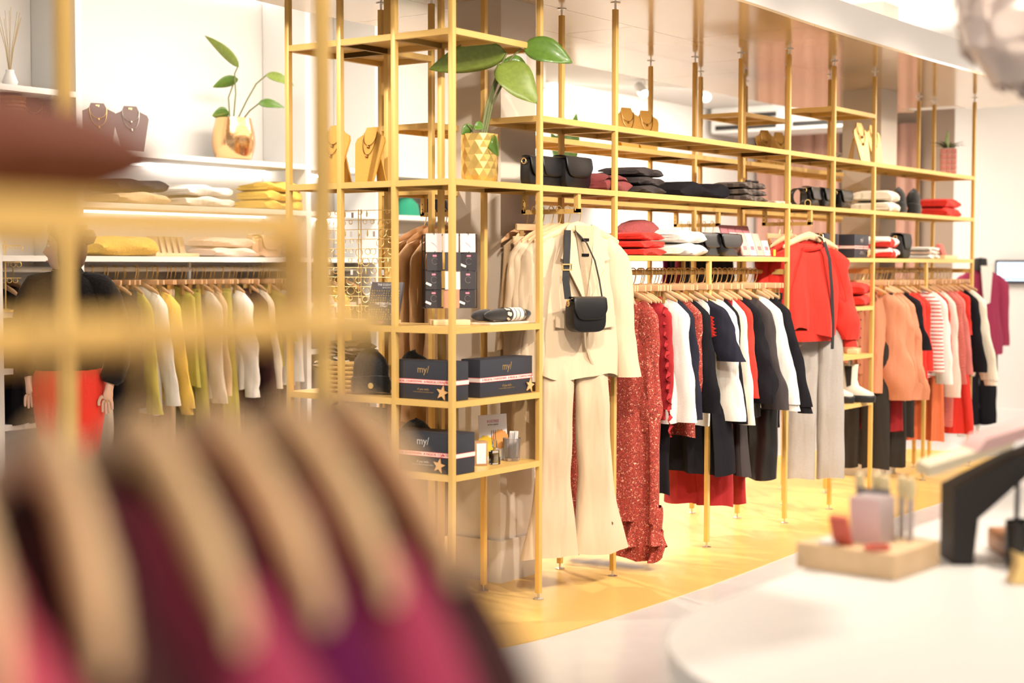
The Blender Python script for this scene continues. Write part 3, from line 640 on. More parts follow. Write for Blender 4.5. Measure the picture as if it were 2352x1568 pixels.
MB().tube([(.02, .06, .005), (.02, .05, .02), (.02, .03, .01), (.02, .02, -.03)], .003, 8).build('clasp', GOLDM, sb)
pants('light grey straight jeans under the displayed red sweatshirt', (SX+.10, -.0, 1.20), SR-.5, f['grey'], 73, None, Ln=.95, wt=.15, hemw=.16, t=.045, crease=.004, spread=.01, cat='jeans', name='hanging_jeans')
hanger('clip', (SX-.02, .18, BRZ+.01-HK), .05, 'empty wooden clip hanger behind the red sweatshirts', None)
skirt('dark grey plaid skirt clipped behind the red sweatshirts', (SX-.02, .20, BRZ+.01-HK), .05, f['char'], 74, None, Ln=.55)
for i in range(5):
    y = (2.15+.18*i)*V; lb = ['black wool coat', 'dark grey cardigan', 'burgundy knit dress', 'black shirt dress', 'plum sweater'][i]
    top('coat', lb+' hanging on the rear bracket seen between shelf and rail', 'clothes', (SX, y, BRZ+.01-HK), .03*i, [f['black'], f['char'], f['burg'], f['black'], f['plum']][i], 80+i, 'clothes on the rear bracket', Ln=.7+.05*(i % 2), name='hanging_garment')
    hanger('shirt', (SX, y, BRZ+.01-HK), .03*i, 'wooden hanger on the rear bracket seen above the black bags', 'hangers on the rear bracket')
# ------------------------------------------------------------------ goods on the shelves
def fold_mb(w, d, h, seed=0, layers=2, sag=.1, bulge=.3):
    """folded knit: strip folded over at the front; x = width, y = depth (front -d/2), z up from 0"""
    r = random.Random(seed); t = h/layers; ph = [r.uniform(0, 6.28) for _ in range(8)]
    path = []                                       # centre line of the strip in (y, z) starting at the back bottom
    for Ly in range(layers):
        zc = t*(Ly+.5); ys = np.linspace(d/2, -d/2+t*.5, 9) if Ly % 2 == 0 else np.linspace(-d/2+t*.5, d/2-.01*Ly, 9)
        for y in ys: path.append((y, zc))
        if Ly < layers-1:
            sgn = -1 if Ly % 2 == 0 else 1; yc = -d/2+t*.5 if Ly % 2 == 0 else d/2-.01*Ly
            for a in (30, 60, 90, 120, 150): path.append((yc+sgn*t*.5*math.sin(math.radians(a)), t*(Ly+1)-t*.5*math.cos(math.radians(a))))
    path = [np.array(p) for p in path]; n = len(path); top_, bot = [], []
    for i, p in enumerate(path):
        tg = path[min(i+1, n-1)]-path[max(i-1, 0)]; tg /= np.linalg.norm(tg)+1e-9; nm = np.array([-tg[1], tg[0]]); hw = t*.49*(.35 if i in (0, n-1) else 1)
        top_.append(p+nm*hw); bot.append(p-nm*hw)
    prof = top_+bot[::-1]; R = []; NX = 22
    for k in range(NX):
        u = -1+2*k/(NX-1); e = 1-abs(u)**6; sq = math.sqrt(max(0, 1-(abs(u)**9)*.8)); rg = []
        for (y, z) in prof:
            zz = h*.42+(z-h*.42)*(1-.42*abs(u)**9)
            zz *= 1+bulge*.3*math.cos(1.5*u+.5*math.sin(ph[0]))*math.cos(y/d*2.2)*(z/h)+sag*.8*math.sin(5*u+9*y+ph[1])*(z/h)
            xx = u*w/2*(1+.02*math.sin(z/h*7+ph[2])+.015*math.sin(40*y+ph[3]))
            rg.append((xx, y+.006*math.sin(4*u+ph[4]+6*z/h), max(0, zz)))
        R.append(rg)
    return MB().rings(R, True, True, True)
def folded(label, loc, rz, w, d, h, m, seed, cat='sweater', layers=2, group=None, name='folded_sweater', **k):
    o = fold_mb(w, d, h, seed, layers, **k).build(name, m, None, loc, (0, 0, rz), 50); tag(o, label, cat, group); return o
def stack(labels, loc, rz, w, d, h, m, seed, group, **k):
    z = loc[2]
    for i, lb in enumerate(labels):
        folded(lb, (loc[0]+rnd.uniform(-.004, .004), loc[1]+rnd.uniform(-.004, .004), z), rz+rnd.uniform(-.04, .04), w*(1-.03*i), d*(1-.03*i), h, m if not isinstance(m, list) else m[i], seed+i, group=group, **k); z += h*1.12
E4, E3, E5 = L(4)+.0005, L(3)+.0005, L(5)+.0005
# L4, front row
GB = 'black flap bags on the upper shelf'
bag('black leather flap bag at the left end of the upper shelf', (.74, .13, E4), .05, .17, .125, .026, group=GB, rings=True)
bag('black leather flap bag in the middle of three by the second post', (.83, .13, E4), .05, .17, .128, .026, group=GB)
bag('black leather flap bag right of the second gold post', (1.0, .12, E4), .05, .225, .138, .04, group=GB)
folded('single maroon folded garment between the black bag and grey stack', (1.24, .13, E4), .1, .25, .2, .07, f['maroon'], 1, layers=3)
stack(['dark grey folded trousers at the bottom of the three-piece stack', 'dark grey folded trousers in the middle of the stack', 'dark grey folded trousers on top of the stack'], (1.52, .135, E4), .15, .30, .22, .036, f['char'], 10, 'dark grey folded trousers', layers=2)
folded('black folded garment lying loosely in the middle of the upper shelf', (2.06, .14, E4), -.1, .42, .22, .06, f['black'], 20, layers=2, sag=.35)
stack(['dark patterned scarf at the bottom of its stack', 'dark patterned scarf in the middle of its stack', 'dark patterned scarf on top of its stack'], (2.62, .14, E4), .1, .30, .2, .031, pattern('dark_check', [(0, (.06, .045, .04)), (.5, (.13, .10, .085))], 'checker', 30), 25, 'dark patterned scarves')
folded('flat beige folded tee behind the fourth gold post', (3.06, .17, E4), 0, .2, .16, .02, f['blush'], 28)
# belt coil
bt = thing('coiled_belt', 'coiled black leather belt with gold buckle on the upper shelf', 'belt', (3.33, .13, E4), -.5)
R = []
for k in range(60):
    a = k/59*4*math.pi+1; r_ = .052-.0035*k/59*2; x, z = r_*math.cos(a), .054+r_*math.sin(a); R.append([(x, -.02, z), (x*1.0, .02, z), (x*.95, .02, .054+(z-.054)*.95), (x*.95, -.02, .054+(z-.054)*.95)])
MB().rings(R).build('band', BLACKL, bt); MB().tube([(.02*math.cos(a)+.05, -.024, .02+.02*math.sin(a)) for a in np.linspace(0, 2*math.pi, 17)], .003, 6, False).build('buckle', GOLDM, bt)
GC = 'small black shiny bags on the upper shelf'
for i, (x, lb) in enumerate(((3.50, 'small black shiny bag right beside the coiled belt'), (3.68, 'small black shiny bag in the middle after the belt'), (3.92, 'small black shiny bag right of the tall gold post, flap catching light'))): bag(lb, (x, .13, E4), .1, .2, .112, .035, mat('black_patent', (.010, .009, .010), .2, 0, .06, 60, 0, .12, spec=.4), group=GC)
stack(['cream folded sweater at the bottom of the pair', 'cream folded sweater on top of the pair'], (4.45, .14, E4), .2, .34, .24, .06, f['cream'], 30, 'cream folded sweaters')
def beanie(label, loc, rz, m, seed=0, r=.085, h=.17, badge=True, group=None, bm=None):
    g = thing('knit_beanie', label, 'beanie', (loc[0], loc[1], loc[2]+.006), rz, group); R = []; n = 36
    for k in range(16):
        q = k/15; z = .045+(h-.045)*q; rr_ = r*1.0*math.sqrt(max(0, 1-(max(0, q-.18)/.82)**2.2)); rr_ *= (1-.02*math.sin(9*q))
        R.append([(rr_*(1+.012*math.sin(14*i*2*math.pi/n))*math.cos(2*math.pi*i/n), rr_*.62*math.sin(2*math.pi*i/n), z+.01*math.sin(2*math.pi*i/n+seed)*q) for i in range(n)])
    MB().rings(R, True, False, True).build('crown', m, g)
    R = [[(rr_*math.cos(2*math.pi*i/n), rr_*.64*math.sin(2*math.pi*i/n), z+.005*math.sin(2*math.pi*i/n*2+seed)) for i in range(n)] for rr_, z in ((r*.93, .004), (r*1.04, .0), (r*1.08, .02), (r*1.08, .05), (r*1.04, .066), (r*.96, .068))]
    MB().rings(R).build('folded_cuff', m, g)
    if badge: MB().lathe([(.012, 0), (.012, .004), (.007, .006), (0, .006)], 16).build('badge', bm or GOLDM, g, (r*.55, -r*.62, .032), (R90, 0, .2))
    return g
KNIT = mat('black_knit', (.014, .013, .014), .95, 0, .8, 150, .3, 0, .4)
REDB = mat('coral_badge', (.75, .2, .15), .6)
beanie('black knit beanie standing left of its twin near the far column', (4.88, .15, E4), .3, KNIT, 1, .075, .165, True, 'black beanies by the red knits', REDB); beanie('black knit beanie beside the red folded knits', (5.10, .14, E4), .3, KNIT, 2, .078, .165, True, 'black beanies by the red knits', REDB)
stack(['red folded sweater at the bottom on the upper shelf end', 'red folded sweater on top on the upper shelf end'], (5.56, .15, E4), .1, .36, .22, .055, f['red'], 40, 'red folded sweaters at the end')
# L3 near rack shelf
stack(['red folded knit at the bottom of the low red pile', 'red folded knit in the middle of the low red pile', 'red folded knit on top of the low red pile'], (1.52, .12, E3), .12, .26, .22, .032, f['red'], 50, 'red folded knits by the post')
folded('burgundy folded knit behind the post beside the cream suit', (1.28, .2, E3), .1, .25, .16, .09, f['burg'], 54, layers=3)
br = MB().lathe([(.001, .07), (.05, .068), (.1, .055), (.135, .03), (.14, .012), (.12, 0), (.06, 0)], 40, sx=1.25, sy=.5).build('knit_beret', mat('maroon_knit', (.27, .055, .055), .95, 0, .9, 120, .25), None, (1.68, .19, E3+.102), (.08, -.06, 0)); tag(br, 'chunky maroon knit hat resting on the red and white piles', 'hat')
stack(['thick white folded sweater at the bottom of the pair', 'thick white folded sweater on top of the pair'], (1.87, .115, E3), .1, .32, .23, .056, f['white'], 56, 'white folded sweaters by the red pile')
for i, (x, lb) in enumerate(((2.20, 'glossy black flap bag next to the white sweaters'), (2.40, 'glossy black flap bag next to the pink gift cards'))): bag(lb, (x, .11, E3), .08, .26, .112, .05, mat('black_patent', (.010, .009, .010), .2, 0, .06, 60, 0, .12, spec=.4), group='glossy black bags on the rail shelf')
cs = thing('card_display', 'clear stand filled with pink gift cards on the rail shelf', 'display stand', (2.70, .14, E3), .05)
MB().box(-.19, .19, -.09, .06, 0, .004).build('base', mat('acrylic', (.9, .85, .83), .1, 0, trans=.7), cs, smooth=0)
PK = [mat('pink_card', (.80, .42, .34), .6), mat('pale_pink_card', (.86, .62, .54), .6), mat('mauve_card', (.42, .16, .18), .6)]
tilt = Matrix.Rotation(-.32, 4, 'X')
for row, (yy, hh, zz) in enumerate(((-.075, .085, .006), (-.03, .125, .006), (.02, .168, .006))):
    for i in range(4):
        x = -.14+.092*i+.006*row
        o = MB().bbox(x-.042, x+.042, -.004, .004, 0, hh, .0015).build('gift_card', PK[(i+row) % 2] if row < 2 else PK[2], cs, (0, yy, zz), (-.30, 0, 0))
        MB().box(x-.02, x+.02, -.0055, -.0042, hh*.35, hh*.6).build('card_motif', PK[2] if row == 0 else PK[1], o)
MB().box(.16, .185, -.1, -.097, .006, .04).build('price_sticker', mat('yellow_sticker', (.8, .6, .05), .6), cs, smooth=0)
# L3 far shelf
NAVYB = mat('navy_box', (.028, .030, .042), .55, 0, .03, 400); RIB = mat('ribbon_white', (.86, .72, .66), .7); RIBR = mat('ribbon_red', (.75, .06, .05), .7); STAR = mat('star_wood', (.72, .42, .18), .6)
FOIL_G = mat('gold_foil', (.80, .52, .22), .3, .8); FOIL_S = mat('silver_foil', (.75, .72, .70), .3, .6)
starp = [((.03 if k % 2 == 0 else .0125)*math.sin(k*math.pi/5), (.03 if k % 2 == 0 else .0125)*math.cos(k*math.pi/5)) for k in range(10)]
def giftbox(label, loc, rz, w=.29, d=.095, h=.15, foil=None, group=None, star=.09, fs=1.0, ribtext=True):
    g = thing('gift_box', label, 'box', loc, rz, group); foil = foil or FOIL_G
    MB().bbox(-w/2, w/2, -d/2, d/2, 0, h, .003).build('carton', NAVYB, g)
    lid = MB(); lid.box(-w/2-.0005, w/2+.0005, -d/2-.0005, d/2+.0005, h*.985, h*.988); lid.build('lid_seam', BLACKW, g, smooth=0)
    zr = h*.46
    b = MB(); e = .0012; b.box(-w/2-e, w/2+e, -d/2-e, d/2+e, zr-.0095, zr+.0095); rb = b.build('ribbon', RIB, g, smooth=0)
    b = MB()
    for s in (-1, 1): b.box(-w/2-e*1.4, w/2+e*1.4, -d/2-e*1.4, d/2+e*1.4, zr+s*.0088-.0007, zr+s*.0088+.0007)
    b.build('ribbon_edge', RIBR, rb, smooth=0)
    if ribtext: text('A MAGICAL COUNTDOWN   A MAGICAL COUNTDOWN', .0118*fs, RIBR, rb, (0, -d/2-e-.0006, zr), (R90, 0, 0))
    text('my/', .040*fs, foil, g, (-.0, -d/2-.0008, h*.77), (R90, 0, 0))
    text('-if you wish-', .0125*fs, foil, g, (.0, -d/2-.0008, h*.265), (R90, 0, 0)); text('12 DAYS OF MAGICAL MY JEWELRY TREATS', .0052*fs, foil, g, (0, -d/2-.0008, h*.19), (R90, 0, 0))
    s = MB().prism(starp, -.0025, .0025).build('star_tag', STAR, g, (star, -d/2-.006, h*.20), (0, .2, 0), smooth=0)
    MB().tube([(0, 0, .03), (.008, .002, .05), (.014, .004, h*.26)], .0012, 5).build('tag_cord', RIBR, s)
    return g
giftbox('navy gift box with ribbon and star on the far rail shelf', (4.07, .11, E3), .12, .30, .1, .14, FOIL_S, star=.12)
giftbox('navy gift box standing behind the red sweatshirt hanger', (3.72, .15, E3), .12, .26, .1, .142, FOIL_S)
REDW = pattern('red_white_letters', [(0, (.72, .035, .022)), (.62, (.85, .75, .68))], 'wave', 9, .85, 5, vec=(1, .2, .3))
stack(['red and white lettered sweater folded at the bottom', 'red and white lettered sweater folded on top'], (4.48, .13, E3), .2, .28, .2, .06, REDW, 60, 'red lettered sweaters')
bag('large black grained bag beside the red lettered sweaters', (4.82, .12, E3), .2, .28, .155, .05, mat('black_grain', (.012, .012, .013), .6, 0, .6, 150))
folded('white folded knit at the bottom of three on the far shelf', (5.22, .13, E3), .1, .26, .18, .026, f['white'], 64, group='white folded knits')
folded('white folded knit in the middle of three on the far shelf', (5.22, .13, E3+.027), .12, .25, .18, .026, f['blush'], 65, group='white folded knits')
folded('white folded knit on top of three on the far shelf', (5.22, .13, E3+.054), .08, .25, .18, .022, f['white'], 66, group='white folded knits')
rc = thing('card_holder', 'wooden block holding red cards at the end of the far shelf', 'display stand', (5.66, .13, E3), .1)
MB().bbox(-.17, .17, -.05, .05, 0, .026, .003).build('block', WOODL, rc)
for i in range(3): MB().bbox(-.05, .05, -.002, .002, 0, .09, .001).build('card', mat('coral_card', (.72, .12, .09), .6), rc, (-.09+.08*i, -.03+.03*i, .018), (-.35, 0, 0))
# small shelves in row 6-7
stack(['red folded sweater at the bottom of the pair below the gift box', 'red folded sweater on top of the pair below the gift box'], (4.02, .11, L(2)+.0005), .2, .26, .2, .062, f['red'], 70, 'red folded sweaters below the gift box')
js = thing('earring_stand', 'gold earring stand with clear hoops on a wooden block', 'jewellery stand', (4.03, .08, L(1)+.0005), .3)
MB().bbox(-.11, .11, -.03, .03, 0, .028, .003).build('block', WOODL, js)
b = MB()
for x in (-.1, .1): b.cyl((x, 0, .028), (x, 0, .255), .0025, 8)
b.cyl((-.1, 0, .255), (.1, 0, .255), .0025, 8).build('stand_frame', GOLDM, js)
for k in range(4):
    br_ = MB().box(-.1, .1, -.004, .004, .06+.055*k, .072+.055*k).build('bar', WOODL, js, smooth=0)
    for i in range(5): MB().tube([(.011*math.cos(a), 0, .011*math.sin(a)) for a in np.linspace(0, 2*math.pi, 13)], .0028, 5, False).build('hoop_earring', STEEL, br_, (-.08+.04*i, -.008, .05+.055*k), (0, 0, .7))
def boot(label, loc, rz):
    g = thing('chelsea_boot', label, 'boot', loc, rz); wb = mat('boot_cream', (.74, .66, .54), .55)
    R = []
    for z, cx, rx, ry in ((.035, .045, .10, .042), (.055, .042, .098, .043), (.075, .02, .075, .04), (.095, -.002, .056, .038), (.13, -.008, .05, .036), (.18, -.008, .052, .037), (.225, -.006, .055, .038)): R.append(ring(cx, 0, z, rx, ry, 24, .85))
    MB().rings(R, True, True, False).build('upper', wb, g)
    R = []
    for z, s in ((.0, 1.0), (.02, 1.03), (.035, 1.03), (.042, .99)): R.append([(x*s, y*s*1.05, z) for x, y, _ in ring(.045, 0, z, .104, .044, 24, .8)])
    MB().rings(R, True, True, True).build('lug_sole', BLACKW, g)
    for s in (-1, 1): MB().prism([(-.028, .215), (.018, .215), (.012, .10), (-.012, .09)], s*.0395-.002, s*.0395+.002).build('elastic_gusset', BLACKW, g)
    for s in (-1, 1): MB().tube([(.0, s*.036, .215), (0, s*.04, .245), (0, s*.03, .25), (0, s*.03, .22)], .006, 6).build('pull_loop', wb, g)
    return g
boot('cream chelsea boot with black sole and gusset on the lowest small shelf', (3.95, .07, L(0)+.0005), -1.35); boot('second cream chelsea boot mostly hidden behind the jeans', (3.83, .15, L(0)+.0005), -1.35)
# L5: necklace busts, plants
MUST = mat('mustard_suede', (.66, .36, .07), .75, 0, .15, 200, .1); MUSTM = mat('gold_suede', (.80, .52, .16), .3, .5, .1, 200, .05); GREYV = mat('grey_velvet', (.22, .16, .155), .9, 0, .2, 300, .1, 0, .4)
bustp = [(-.012, 0), (.05, 0), (.085, .17), (.078, .19), (.048, .205), (.038, .215), (.03, .235), (-.03, .235), (-.038, .215), (-.048, .205), (-.078, .19), (-.085, .17), (-.05, 0)]
def bust(label, loc, rz, m, s=1.0, group=None, chain=None, logo=False, wide=0):
    g = thing('necklace_bust', label, 'jewellery stand', loc, rz, group); g.scale = (s, s, s)
    MB().prism([(x*(1+wide), z) for x, z in bustp], -.004, .004).build('bust_panel', m, g, (0, 0, .002), (-.20, 0, 0), smooth=0)
    MB().prism([(-.03, 0), (.03, 0), (.012, .15), (-.012, .15)], .0, .005).build('easel_leg', m, g, (0, .095, .0), (.18, 0, 0), smooth=0)
    chain = chain or GOLDM
    for k, dp in enumerate((.055, .095)):
        P = [(.042*math.cos(math.pi*(1-i/16)), -.008+.0, .212-dp*math.sin(math.pi*i/16)**.8) for i in range(17)]
        n_ = MB().tube(P, .0016, 5).build('necklace', chain, g, (0, 0, .002), (-.20, 0, 0))
        MB().lathe([(0, -.008), (.005, -.004), (.006, 0), (.004, .006), (0, .009)], 10).build('pendant', chain, n_, (0, -.009, .212-dp-.006))
    if logo: text('my', .016, GOLDM, g, (0, .045-.006, .222), (R90-.2, 0, 0))
    return g
GM = 'mustard necklace busts on the back row'
JC = mat('bronze_chain', (.35, .18, .07), .3, 1)
bust('mustard necklace bust left of the pair near the third post', (2.46, .70, E5), -.35, MUST, 1.0, GM, JC); bust('mustard necklace bust with layered chains right of the pair near the third post', (2.66, .70, E5), -.35, MUST, 1.0, GM, JC)
bust('mustard necklace bust left of the small raised shelf', (4.12, .70, E5), -.35, MUST, 1.0, GM, JC); bust('mustard necklace bust half behind the fifth post', (4.32, .70, E5), -.35, MUST, 1.0, GM, JC)
bust('shiny gold necklace bust left of the pair before the far column', (4.26, .12, E5), -.05, MUSTM, 1.1, None, JC); bust('shiny gold necklace bust right of the pair before the far column', (4.46, .12, E5), -.05, MUSTM, 1.1, None, JC)
# pink tiled pot plant
pp = thing('tiled_plant_pot', 'pink tiled square pot with spiky plant on the top shelf end', 'plant pot', (5.72, .13, E5), .35)
GROUT = mat('grout', (.85, .62, .52), .8); TILE = mat('pink_tile', (.72, .26, .22), .3)
PW = .052; MB().bbox(-PW, PW, -PW, PW, 0, .19, .002).build('pot_body', GROUT, pp)
tm = MB().bbox(-.0155, .0155, -.002, .002, -.0165, .0165, .0015).mesh('tile', TILE)
for side in range(4):
    for i in range(3):
        for k in range(5):
            a = side*R90; x, y = -.034+.034*i, -PW-.001; inst('tile', tm, pp, (x*math.cos(a)-y*math.sin(a), x*math.sin(a)+y*math.cos(a), .02+.0372*k), (0, 0, a))
GREEN = mat('leaf_green', (.10, .20, .03), .35, 0, .1, 60, .25, .2); GREEN2 = mat('leaf_light', (.20, .27, .05), .4, 0, .1, 60, .25); STEM = mat('leaf_stem', (.17, .19, .07), .5)
def leaf_mb(Ln, wd, curl=.3, fold=.25, tipdown=.4, n=14, wav=.0, seed=0):
    """leaf along +x from origin, width y, droops in z"""
    r = random.Random(seed); ph = r.uniform(0, 6); R = []
    for k in range(n+1):
        q = k/n; x = Ln*q*(1-.08*tipdown*q); z = Ln*(curl*q*(1-q)-tipdown*q*q*.6); wv = wd*(math.sin(math.pi*q**.72))**.85+.0008
        R.append([(x, wv*e, z+fold*wv*abs(e)+wav*math.sin(9*q+ph+3*e)*abs(e)) for e in (-1, -.66, -.33, 0, .33, .66, 1)])
    return MB().rings(R, False)
def leaf(par, base, tip, wd, m, roll=0, seed=0, name='leaf', **k):
    base, tip = Vector(base), Vector(tip); d = tip-base; Ln = d.length
    o = leaf_mb(Ln, wd, seed=seed, **k).build(name, m, par, base, (0, 0, 0), 80)
    sd = o.modifiers.new('thick', 'SOLIDIFY'); sd.thickness = .0015
    X = d.normalized(); Y = Vector((0, 0, 1)).cross(X); Y = Y.normalized() if Y.length > 1e-4 else Vector((0, 1, 0)); Z = X.cross(Y)
    M = Matrix((X, Y, Z)).transposed() @ Matrix.Rotation(roll, 3, 'X'); o.rotation_euler = M.to_euler(); return o
leaf(pp, (0, 0, .18), (-.015, 0, .32), .032, GREEN2, 1.2, 1, curl=.1, tipdown=.0)
for i in range(16):
    a = i*2.4; l_ = rnd.uniform(.09, .14); leaf(pp, (.02*math.cos(a), .02*math.sin(a), .18), (l_*math.cos(a), l_*math.sin(a), .2+rnd.uniform(.01, .06)), .006, mat('spiky_green', (.09, .12, .05), .5), 0, i, curl=.5, tipdown=.1)
lp = MB().tube([(-.05, 0, 0.03), (-.02, 0, .10), (.02, 0, .12), (.05, 0, .05), (.03, 0, .03), (-.03, 0, .03)], [.03, .045, .05, .045, .05, .04], 12).build('leopard_scarf', F_['leopard'], None, (5.22, .72, E5), (0, 0, .3)); tag(lp, 'bunched leopard print scarf on the rear top shelf by the column', 'scarf')
tb = thing('pair_of_boots', 'pair of tall black boots standing on the rear shelf', 'boots', (3.9, .72, E4), 0)
for s in (-1, 1): MB().rings([ring(s*.05, 0, z, rx, .03, 16, .9) for z, rx in ((0, .03), (.08, .026), (.16, .03), (.19, .031))], True, True, False).build('boot_shaft', BLACKL, tb)
# ------------------------------------------------------------------ end unit: left end of the gold shelving
FACE = -math.pi/2          # local -y (front) turned towards -x
CAMR = math.atan2(-.812, .584)   # local x along the picture's horizontal
# faceted gold pot with bird-of-paradise plant
gp = thing('gold_plant_pot', 'faceted brass pot with large-leaved plant on the upper shelf corner', 'plant pot', (.36, .14, E4), CAMR)
R = []; n = 14
for k in range(8):
    q = k/7; r_ = .076 if k else .070; R.append([(r_*math.cos(2*math.pi*(i+.5*(k % 2))/n), r_*math.sin(2*math.pi*(i+.5*(k % 2))/n), .198*q) for i in range(n)])
b = MB(); v = [p for r_ in R for p in r_]; fc = [tuple(range(n-1, -1, -1))]
for k in range(7):
    for i in range(n):
        j = (i+1) % n
        if k % 2 == 0: fc += [(k*n+i, k*n+j, (k+1)*n+i), (k*n+j, (k+1)*n+j, (k+1)*n+i)]
        else: fc += [(k*n+i, k*n+j, (k+1)*n+j), (k*n+i, (k+1)*n+j, (k+1)*n+i)]
b.add(v, fc).build('pot_body', mat('brass_pot', (.88, .60, .18), .28, .9), gp, smooth=0)
MB().lathe([(.068, 0), (.001, .004)], 24, (0, 0, .185)).build('soil', mat('soil', (.05, .035, .025), .9), gp)
for P in ([(.005, 0, .18), (.03, .01, .32), (.07, .01, .44), (.11, .0, .525)], [(.012, .01, .18), (.045, .02, .34), (.09, .02, .46), (.14, .02, .52), (.18, .02, .558)], [(.0, .015, .18), (.03, .02, .30), (.065, .01, .42), (.075, .0, .48)], [(.02, .01, .18), (.05, .02, .32), (.09, .02, .40), (.10, .03, .46)]): MB().tube(P, [.006, .0055, .005, .004][:len(P)] if len(P) == 4 else [.006, .006, .005, .004, .003], 8).build('stem', STEM, gp)
leaf(gp, (.11, 0, .525), (-.205, -.06, .455), .068, GREEN2, 1.05, 1, curl=.22, tipdown=.05, fold=.2, wav=.004)
leaf(gp, (.18, .02, .558), (.375, -.02, .490), .055, GREEN, 1.25, 2, curl=.35, tipdown=.1, fold=.25, wav=.005)
leaf(gp, (.075, 0, .48), (.235, -.05, .32), .075, GREEN2, .95, 3, curl=.25, tipdown=.1, fold=.15, wav=.006)
leaf(gp, (.08, .02, .475), (.225, .04, .43), .06, GREEN, 1.3, 4, curl=.2, tipdown=.2, fold=.2, wav=.006)
leaf(gp, (.10, .03, .46), (.16, .06, .36), .035, GREEN, 1.2, 5, curl=.2, tipdown=.1)
MB().tube([(-.02, -.02, .18), (-.03, -.03, .215), (-.05, -.04, .235)], .003, 6).build('stem', STEM, gp)
leaf(gp, (-.025, -.03, .228), (-.075, -.05, .195), .022, GREEN, 1.3, 6, curl=.4, tipdown=.2); leaf(gp, (-.02, -.03, .23), (.02, -.05, .222), .02, GREEN, 1.2, 7, curl=.3, tipdown=.2)
leaf(gp, (.05, -.05, .19), (.075, -.085, .105), .026, GREEN, 1.2, 8, curl=.3, tipdown=.1)
# mustard busts on the end
bust('mustard necklace bust behind the blurred foreground post', (.12, .75, E4), FACE-.15, MUST, 1.08, None, JC, wide=.1); bust('mustard necklace bust on the end shelf left of the second end post', (.12, .55, E4), FACE-.15, MUST, 1.0, None, JC, wide=.08)
# gold earring rack
er = thing('earring_rack', 'gold wire rack hung with rows of hoop earrings on the end shelf', 'jewellery stand', (.17, .62, L(2)+.0005), FACE)
MB().bbox(-.19, .19, -.04, .04, 0, .016, .003).build('wooden_base', WOODL, er)
b = MB()
for x in (-.006, .008): b.cyl((x, 0, .016), (x, 0, .47), .0022, 8)
b.build('upright', GOLDM, er)
HM = [MB().tube([(r_*math.cos(a), 0, -r_+r_*math.sin(a)) for a in np.linspace(0, 2*math.pi, 15)], .0016, 5, False).mesh('earring', GOLDM) for r_ in (.008, .012, .016)]
HM.append(MB().lathe([(0, -.03), (.004, -.022), (.003, -.01), (0, 0)], 8).mesh('earring', GOLDM)); HM.append(MB().box(-.005, .005, -.0008, .0008, -.03, -.008).mesh('earring', PAPER, 0))
for k in range(11):
    z = .465-.0395*k; w_ = .185
    bar = MB().cyl((-w_, -.004, z), (w_, -.004, z), .0013, 6).cyl((-w_, .004, z), (w_, .004, z), .0013, 6).build('rail', GOLDM, er)
    for i in range(9):
        if rnd.random() < .85: inst('earring', HM[rnd.choice((0, 0, 1, 1, 2, 3, 4))], bar, (-.165+.041*i+rnd.uniform(-.008, .008), -.004, z), (0, 0, rnd.uniform(.3, 1.2)))
# THE ESSENTIALS board
eb = thing('stud_board', 'grey tilted board of stud earrings lettered THE ESSENTIALS', 'display board', (.035, .385, L(2)+.0005), FACE)
BRD = mat('grey_board', (.075, .065, .070), .5); tl = (-.24, 0, 0)
bo = MB().bbox(-.083, .083, -.005, .005, 0, .175, .002).build('board', BRD, eb, (0, 0, 0), tl)
text('THE ESSENTIALS', .0135, PAPER, bo, (0, -.0058, .163), (R90, 0, 0)); text('sterling silver', .008, PAPER, bo, (0, -.0058, .152), (R90, 0, 0))
text('THE ESSENTIALS', .0135, PAPER, bo, (0, -.0058, .086), (R90, 0, 0)); text('sterling gold', .008, PAPER, bo, (0, -.0058, .077), (R90, 0, 0)); text('my/', .018, mat('pink_print', (.8, .25, .35), .6), bo, (0, -.0058, .012), (R90, 0, 0))
b = MB()
for k in range(13):
    if k in (6, 5): continue
    for i in range(12):
        if rnd.random() < .85: b.lathe([(0, .0032), (.0022, .0026), (.0026, 0)], 6, (-.07+.0127*i, -.0145*0+0, 0)) if False else b.box(-.0702+.0127*i-.002, -.0702+.0127*i+.002, -.0078, -.005, .024+.0095*k-.002, .024+.0095*k+.002)
b.build('stud_earrings', GOLDM, bo, smooth=0, kind='stuff')
# rotating card stand
ct = thing('card_stand', 'black wire stand hung with pink and black jewellery cards', 'display stand', (.20, .17, L(2)+.0005), CAMR+.25)
MB().bbox(-.075, .075, -.05, .05, 0, .022, .003).build('wooden_base', WOODL, ct)
b = MB(); b.cyl((0, 0, .02), (0, 0, .08), .004, 8)
for x in (-.105, .105):
    b.tube([(x, -.03, .07), (x, -.03, .36), (x, .03, .36), (x, .03, .07), (x, -.03, .07)], .0022, 6)
for z in (.07, .145, .22, .295, .36): b.tube([(-.105, -.03, z), (.105, -.03, z)], .002, 6); b.tube([(-.105, .03, z), (.105, .03, z)], .002, 6)
b.tube([(0, -.03, .07), (0, .03, .07)], .003, 6).build('wire_frame', BLACKW, ct)
CB = mat('black_card', (.028, .022, .026), .5); CP = mat('pink_white_card', (.84, .70, .67), .6); CPH = mat('photo_card', (.55, .26, .15), .6); PR = mat('pink_print', (.8, .25, .35), .6)
